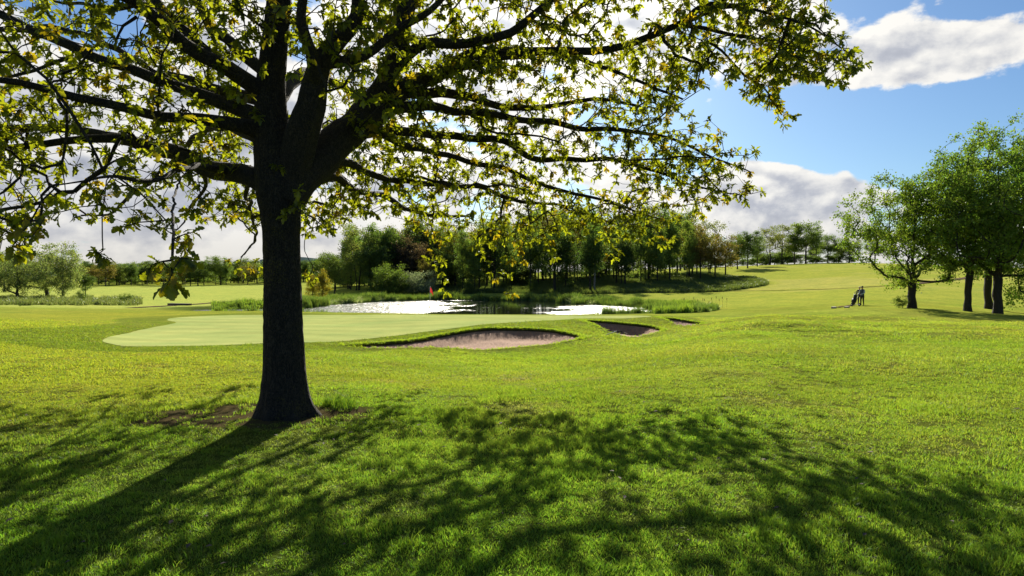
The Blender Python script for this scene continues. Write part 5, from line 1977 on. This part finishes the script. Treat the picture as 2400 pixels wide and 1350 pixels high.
# grass tufts
rng = np.random.default_rng(3)
tf = hit(806, 958)
for (px, py, s, lab) in ((808, 958, 1.0, 'tall dark grass tuft growing right of the oak foot'), (775, 950, 0.55, 'short grass tuft between the oak foot and the taller tuft'), (962, 1285, 0.35, 'long-bladed grass tuft in the near shaded lawn')):
    f = hit(px, py)
    me = blade_clump('grass_tuft', rng, 150 if px < 900 else 40, 0.13 * s + 0.03, 0.17 * s + 0.03, 0.004, M['grass_blade'], 0.7, ((0.28, 0.42, 0.5), (0.36, 0.50, 0.5), (0.5, 0.58, 0.5)))
    o = mobj('grass_tuft', me)
    o.location = tuple(f)
    tag(o, lab, 'grass tuft')

# cattails standing at the right end of the pond
for i in range(14):
    px = 1600 + 110 * ((i * 0.618) % 1)
    d = rng.uniform(66, 71)
    f = spot(px, d)
    h = rng.uniform(0.7, 1.2)
    mb = MB()
    lx, ly = rng.normal(0, 0.06, 2)
    mb.tube([(0, 0, 0), (lx * .5, ly * .5, h * 0.5), (lx, ly, h)], [0.009, 0.008, 0.006], 5)
    mb.tube([(lx, ly, h - 0.24), (lx, ly, h - 0.2), (lx, ly, h - 0.04), (lx, ly, h)], [0.008, 0.026, 0.026, 0.006], 6)
    o = mobj('cattail', mb.mesh('cattail', M['path']))
    o.location = tuple(f)
    tag(o, 'dry brown cattail stalk standing at the right end of the pond', 'cattail', 'cattails at the right end of the pond')

# clods and dry leaves lying in the near lawn
V_, F_, n_ = [], [], 0
x, y = fan_points(rng, 350, 3, 13)
z = ground_z(x, y)
LVs = []
for i in range(len(x)):
    s = rng.uniform(0.012, 0.03)
    a = rng.uniform(0, 6.28)
    ca, sa = math.cos(a) * s, math.sin(a) * s
    b0 = np.array([x[i], y[i], z[i] + 0.03])
    LVs.append(np.array([b0 + (-ca, -sa, 0), b0 + (sa * .5, -ca * .5, 0.008), b0 + (ca, sa, 0.01), b0 + (-sa * .5, ca * .5, 0.012)]))
LVs = np.concatenate(LVs)
k = np.arange(len(x))[:, None] * 4
Fq = np.concatenate([k + np.array([[0, 1, 2]]), k + np.array([[0, 2, 3]])])
o = mobj('dead_leaves', make_mesh('dead_leaves', LVs, [Fq], M['plank']))
o['kind'] = 'stuff'


# ---------------------------------------------------------------- golfers
def person(loc, rz, h, joints, mats, label, hair):
    """one continuous skinned body, coloured by region"""
    root = thing('person', label, 'person', loc, rz)
    names = list(joints['v'])
    idx = {n_: i for i, n_ in enumerate(names)}
    me = bpy.data.meshes.new('body')
    me.from_pydata([tuple(np.array(joints['v'][n_][:3]) * h) for n_ in names], [(idx[a], idx[b]) for a, b in joints['e']], [])
    tmp = bpy.data.objects.new('body_cage', me)
    C.objects.link(tmp)
    sm = tmp.modifiers.new('skin', 'SKIN')
    sm.use_smooth_shade = True
    sl = me.skin_vertices[0].data
    for n_ in names:
        rx, ry = joints['v'][n_][3:5]
        sl[idx[n_]].radius = (rx * h, ry * h)
        sl[idx[n_]].use_root = n_ == 'pelvis'
    ss = tmp.modifiers.new('sub', 'SUBSURF')
    ss.levels = 2
    dg = bpy.context.evaluated_depsgraph_get()
    bm_ = bpy.data.meshes.new_from_object(tmp.evaluated_get(dg))
    bpy.data.objects.remove(tmp)
    bm_.name = 'body'
    bm_.materials.clear()
    for m_ in mats:
        bm_.materials.append(m_)
    for p in bm_.polygons:
        c = p.center / h
        p.use_smooth = True
        if c.z > 0.83:
            mi = 3
        elif c.z < 0.04:
            mi = 4
        elif c.z < 0.50:
            mi = 0 if c.y < 0.10 else 3
        elif abs(c.x) > 0.105 or c.y > 0.10:
            mi = 3 if c.y > 0.235 else 2
        else:
            mi = 1
        p.material_index = mi
    mobj('body', bm_, root)
    # hair / cap
    hb = MB()
    hp = np.array(joints['v']['head'][:3])
    cc = hp + np.array([0, -0.004, 0.018])
    nu, nv = 14, 7
    V = []
    for j in range(nv + 1):
        t = j / nv * math.pi * 0.56
        for i in range(nu):
            a = i / nu * 2 * math.pi
            V.append(cc + np.array([0.054 * math.sin(t) * math.cos(a), 0.066 * math.sin(t) * math.sin(a), 0.062 * math.cos(t)]))
    V = np.array(V) * h
    jj, ii = np.meshgrid(np.arange(nv), np.arange(nu), indexing='ij')
    Fq = np.stack([jj * nu + ii, jj * nu + (ii + 1) % nu, (jj + 1) * nu + (ii + 1) % nu, (jj + 1) * nu + ii], -1).reshape(-1, 4)
    hb.add(V, [Fq[:, ::-1]])
    if hair == 'cap':
        pk = [(-0.045, 0.045, 0.0), (0.045, 0.045, 0.0), (0.035, 0.115, -0.012), (-0.035, 0.115, -0.012), (-0.045, 0.045, 0.010), (0.045, 0.045, 0.010), (0.035, 0.115, -0.004), (-0.035, 0.115, -0.004)]
        hb.add((np.array(pk) + cc) * h, [np.array([[0, 3, 2, 1], [4, 5, 6, 7], [2, 3, 7, 6], [0, 1, 5, 4], [1, 2, 6, 5], [3, 0, 4, 7]])])
        mobj('cap', hb.mesh('cap', M['cap_cloth']), root)
    else:
        hb.tube((cc + np.array([[0, -0.04, 0.02], [0, -0.062, -0.05], [0, -0.058, -0.12]])) * h, np.array([0.035, 0.036, 0.018]) * h, 8)
        mobj('hair', hb.mesh('hair', M['fair_hair']), root)
    fb = MB()
    for s in (-1, 1):
        fb.box((hp + np.array([s * 0.018, 0.050, 0.008])) * h, np.array([0.012, 0.006, 0.006]) * h)
    mobj('eyes', fb.mesh('eyes', M['black_cloth']), root)
    return root


def body_joints(reach):
    """+y is where the person faces; reach = hands forward on the handle"""
    v = {'pelvis': (0, 0, 0.53, .085, .062), 'waist': (0, 0.0, 0.61, .078, .058), 'chest': (0, 0.005, 0.72, .092, .066), 'neck0': (0, 0, 0.81, .05, .042), 'neck': (0, 0.006, 0.845, .032, .032),
         'jaw': (0, 0.018, 0.875, .036, .044), 'head': (0, 0.014, 0.925, .046, .056), 'crown': (0, 0.008, 0.968, .034, .042), 'nose': (0, 0.070, 0.912, .008, .010)}
    e = [('pelvis', 'waist'), ('waist', 'chest'), ('chest', 'neck0'), ('neck0', 'neck'), ('neck', 'jaw'), ('jaw', 'head'), ('head', 'crown'), ('head', 'nose')]
    for s, k in ((-1, 'l'), (1, 'r')):
        v['hip' + k] = (s * 0.055, 0, 0.49, .056, .056)
        v['knee' + k] = (s * 0.060, 0.012 + (0.03 if s > 0 else 0), 0.28, .036, .038)
        v['ank' + k] = (s * 0.065, -0.005 + (0.03 if s > 0 else -0.02), 0.05, .024, .026)
        v['toe' + k] = (s * 0.075, 0.095 + (0.03 if s > 0 else -0.02), 0.018, .024, .016)
        v['sh' + k] = (s * 0.105, 0, 0.795, .040, .040)
        e += [('pelvis', 'hip' + k), ('hip' + k, 'knee' + k), ('knee' + k, 'ank' + k), ('ank' + k, 'toe' + k), ('neck0', 'sh' + k), ('sh' + k, 'elb' + k), ('elb' + k, 'wr' + k), ('wr' + k, 'palm' + k)]
        if reach:
            v['elb' + k] = (s * 0.150, 0.04, 0.645, .028, .028)
            v['wr' + k] = (s * 0.085, 0.185, 0.590, .018, .018)
            v['palm' + k] = (s * 0.075, 0.235, 0.588, .020, .012)
            hx, hy, hz = s * 0.075, 0.235, 0.588
            fd = (0, 0.035, -0.006)
        else:
            v['elb' + k] = (s * 0.140, -0.015, 0.630, .028, .028)
            v['wr' + k] = (s * 0.145, 0.045, 0.500, .018, .018)
            v['palm' + k] = (s * 0.143, 0.060, 0.455, .013, .020)
            hx, hy, hz = s * 0.143, 0.060, 0.455
            fd = (0, 0.006, -0.035)
        for q in range(4):
            o_ = (q - 1.5) * 0.010
            ln = (0.85, 1.0, 0.95, 0.75)[q]
            b0 = (hx + (o_ if reach else 0), hy + (0 if reach else o_), hz)
            m1 = tuple(b0[i] + fd[i] * 0.7 * ln for i in range(3))
            m2 = (m1[0], m1[1] + fd[1] * 0.25, m1[2] - 0.020 * ln)
            v['f%d' % q + k] = (*m1, .0055, .0055)
            v['g%d' % q + k] = (*m2, .0048, .0048)
            e += [('palm' + k, 'f%d' % q + k), ('f%d' % q + k, 'g%d' % q + k)]
        v['t' + k] = (hx - s * 0.028, hy + 0.010, hz - 0.004, .006, .006)
        e.append(('wr' + k, 't' + k))
    return {'v': v, 'e': e}


gf = hit(2021, 716.5, 40)
face = math.atan2(-(2004 - 2021), -1.0)
to_cam = math.atan2(-gf[1], -gf[0]) - math.pi / 2
FZ = to_cam - 0.65
person(tuple(gf + np.array([0, 0, -0.01])), FZ, 1.74, body_joints(True), [M['black_cloth'], M['navy_cloth'], M['pale_cloth'], M['skin'], M['rubber']],
       'golfer in a dark vest with pale sleeves and cap, both hands on a trolley', 'cap')
gu = np.array([gf[0], gf[1], 0]) / np.hypot(gf[0], gf[1])
gb = gf + gu * 1.0 + np.array([-gu[1], gu[0], 0]) * 0.22
gb[2] = gz(gb[0], gb[1])
person(tuple(gb), to_cam + 0.1, 1.66, body_joints(False), [M['black_cloth'], M['black_cloth'], M['black_cloth'], M['skin'], M['rubber']],
       'fair-haired person in black mostly hidden behind the golfer with the vest', 'hair')

# golf trolley in front of the golfer
fw = np.array([-math.sin(FZ), math.cos(FZ), 0])
tp = gf + fw * 0.80
tp[2] = gz(tp[0], tp[1])
tr = thing('golf_trolley', 'black golf trolley with clubs and bag pushed by the golfer', 'golf trolley', tuple(tp), FZ)


def ring_mesh(Rr, r, n=24, k=8):
    V = []
    for i in range(n):
        a = i / n * 6.28318
        for j in range(k):
            b_ = j / k * 6.28318
            V.append(((r * 0.9) * math.sin(b_), (Rr + r * math.cos(b_)) * math.cos(a), (Rr + r * math.cos(b_)) * math.sin(a)))
    F = [(i * k + j, i * k + (j + 1) % k, ((i + 1) % n) * k + (j + 1) % k, ((i + 1) % n) * k + j) for i in range(n) for j in range(k)]
    return np.array(V), np.array(F)


for (x, y, rr_) in ((-0.36, 0.05, 0.15), (0.36, 0.05, 0.15), (0.0, 0.55, 0.13)):
    mb = MB()
    V, F = ring_mesh(rr_ - 0.035, 0.035)
    mb.add(V, [F])
    w = mobj('wheel', mb.mesh('wheel', M['rubber']), tr)
    w.location = (x, y, rr_)
    mb = MB()
    mb.tube([(-0.03, 0, 0), (0.03, 0, 0)], [0.035, 0.035], 12)
    for a in range(5):
        t = a * 1.2566
        mb.tube([(0, 0, 0), (0, (rr_ - 0.05) * math.cos(t), (rr_ - 0.05) * math.sin(t))], [0.012, 0.010], 6)
    mobj('rim', mb.mesh('rim', M['grey_plastic']), w)
mb = MB()
mb.tube([(-0.36, 0.05, 0.15), (0, 0.07, 0.20), (0.36, 0.05, 0.15)], [0.018] * 3, 8)
mb.tube([(0, 0.55, 0.13), (0, 0.42, 0.22), (0, 0.07, 0.30), (0, -0.15, 0.70), (0, -0.33, 1.0)], [0.02] * 5, 8)
mobj('frame', mb.mesh('frame', M['grey_plastic']), tr)
mb = MB()
mb.tube([(-0.16, -0.37, 1.02), (0, -0.34, 1.03), (0.16, -0.37, 1.02)], [0.018] * 3, 8)
mobj('handle', mb.mesh('handle', M['rubber']), tr)
mb = MB()
mb.tube([(0, 0.40, 0.20), (0, 0.36, 0.24), (0, 0.20, 0.60), (0, 0.08, 0.95), (0, 0.06, 1.0)], [0.11, 0.145, 0.140, 0.150, 0.135], 16)
mb.box((0, 0.36, 0.55), (0.2, 0.12, 0.26), [[1, 0, 0], [0, .94, -.34], [0, .34, .94]])
for s in (-1, 1):
    mb.box((s * 0.15, 0.25, 0.52), (0.08, 0.16, 0.36), [[1, 0, 0], [0, .94, -.34], [0, .34, .94]])
bag = mobj('bag', mb.mesh('bag', M['bag']), tr)
mb = MB()
mb.tube([(0, 0.075, 0.955), (0, 0.06, 1.0)], [0.157, 0.150], 16)
mobj('bag_rim', mb.mesh('bag_rim', M['grey_plastic']), bag)
for i in range(6):
    a = i * 1.05
    mb = MB()
    b0 = np.array([0.07 * math.cos(a), 0.06 + 0.07 * math.sin(a), 0.95])
    t0 = b0 + np.array([0.05 * math.cos(a), -0.08 + 0.03 * math.sin(a), 0.20 + 0.05 * (i % 3)])
    mb.tube([b0, t0], [0.007, 0.006], 6)
    mb.tube([t0 - (0, 0.03, 0.0), t0 + (0.03, 0.0, 0.025), t0 + (0.05, 0.02, 0.02)], [0.02, 0.032, 0.016], 8)
    mobj('golf_club', mb.mesh('golf_club', M['steel'] if i % 2 else M['black_cloth']), tr)
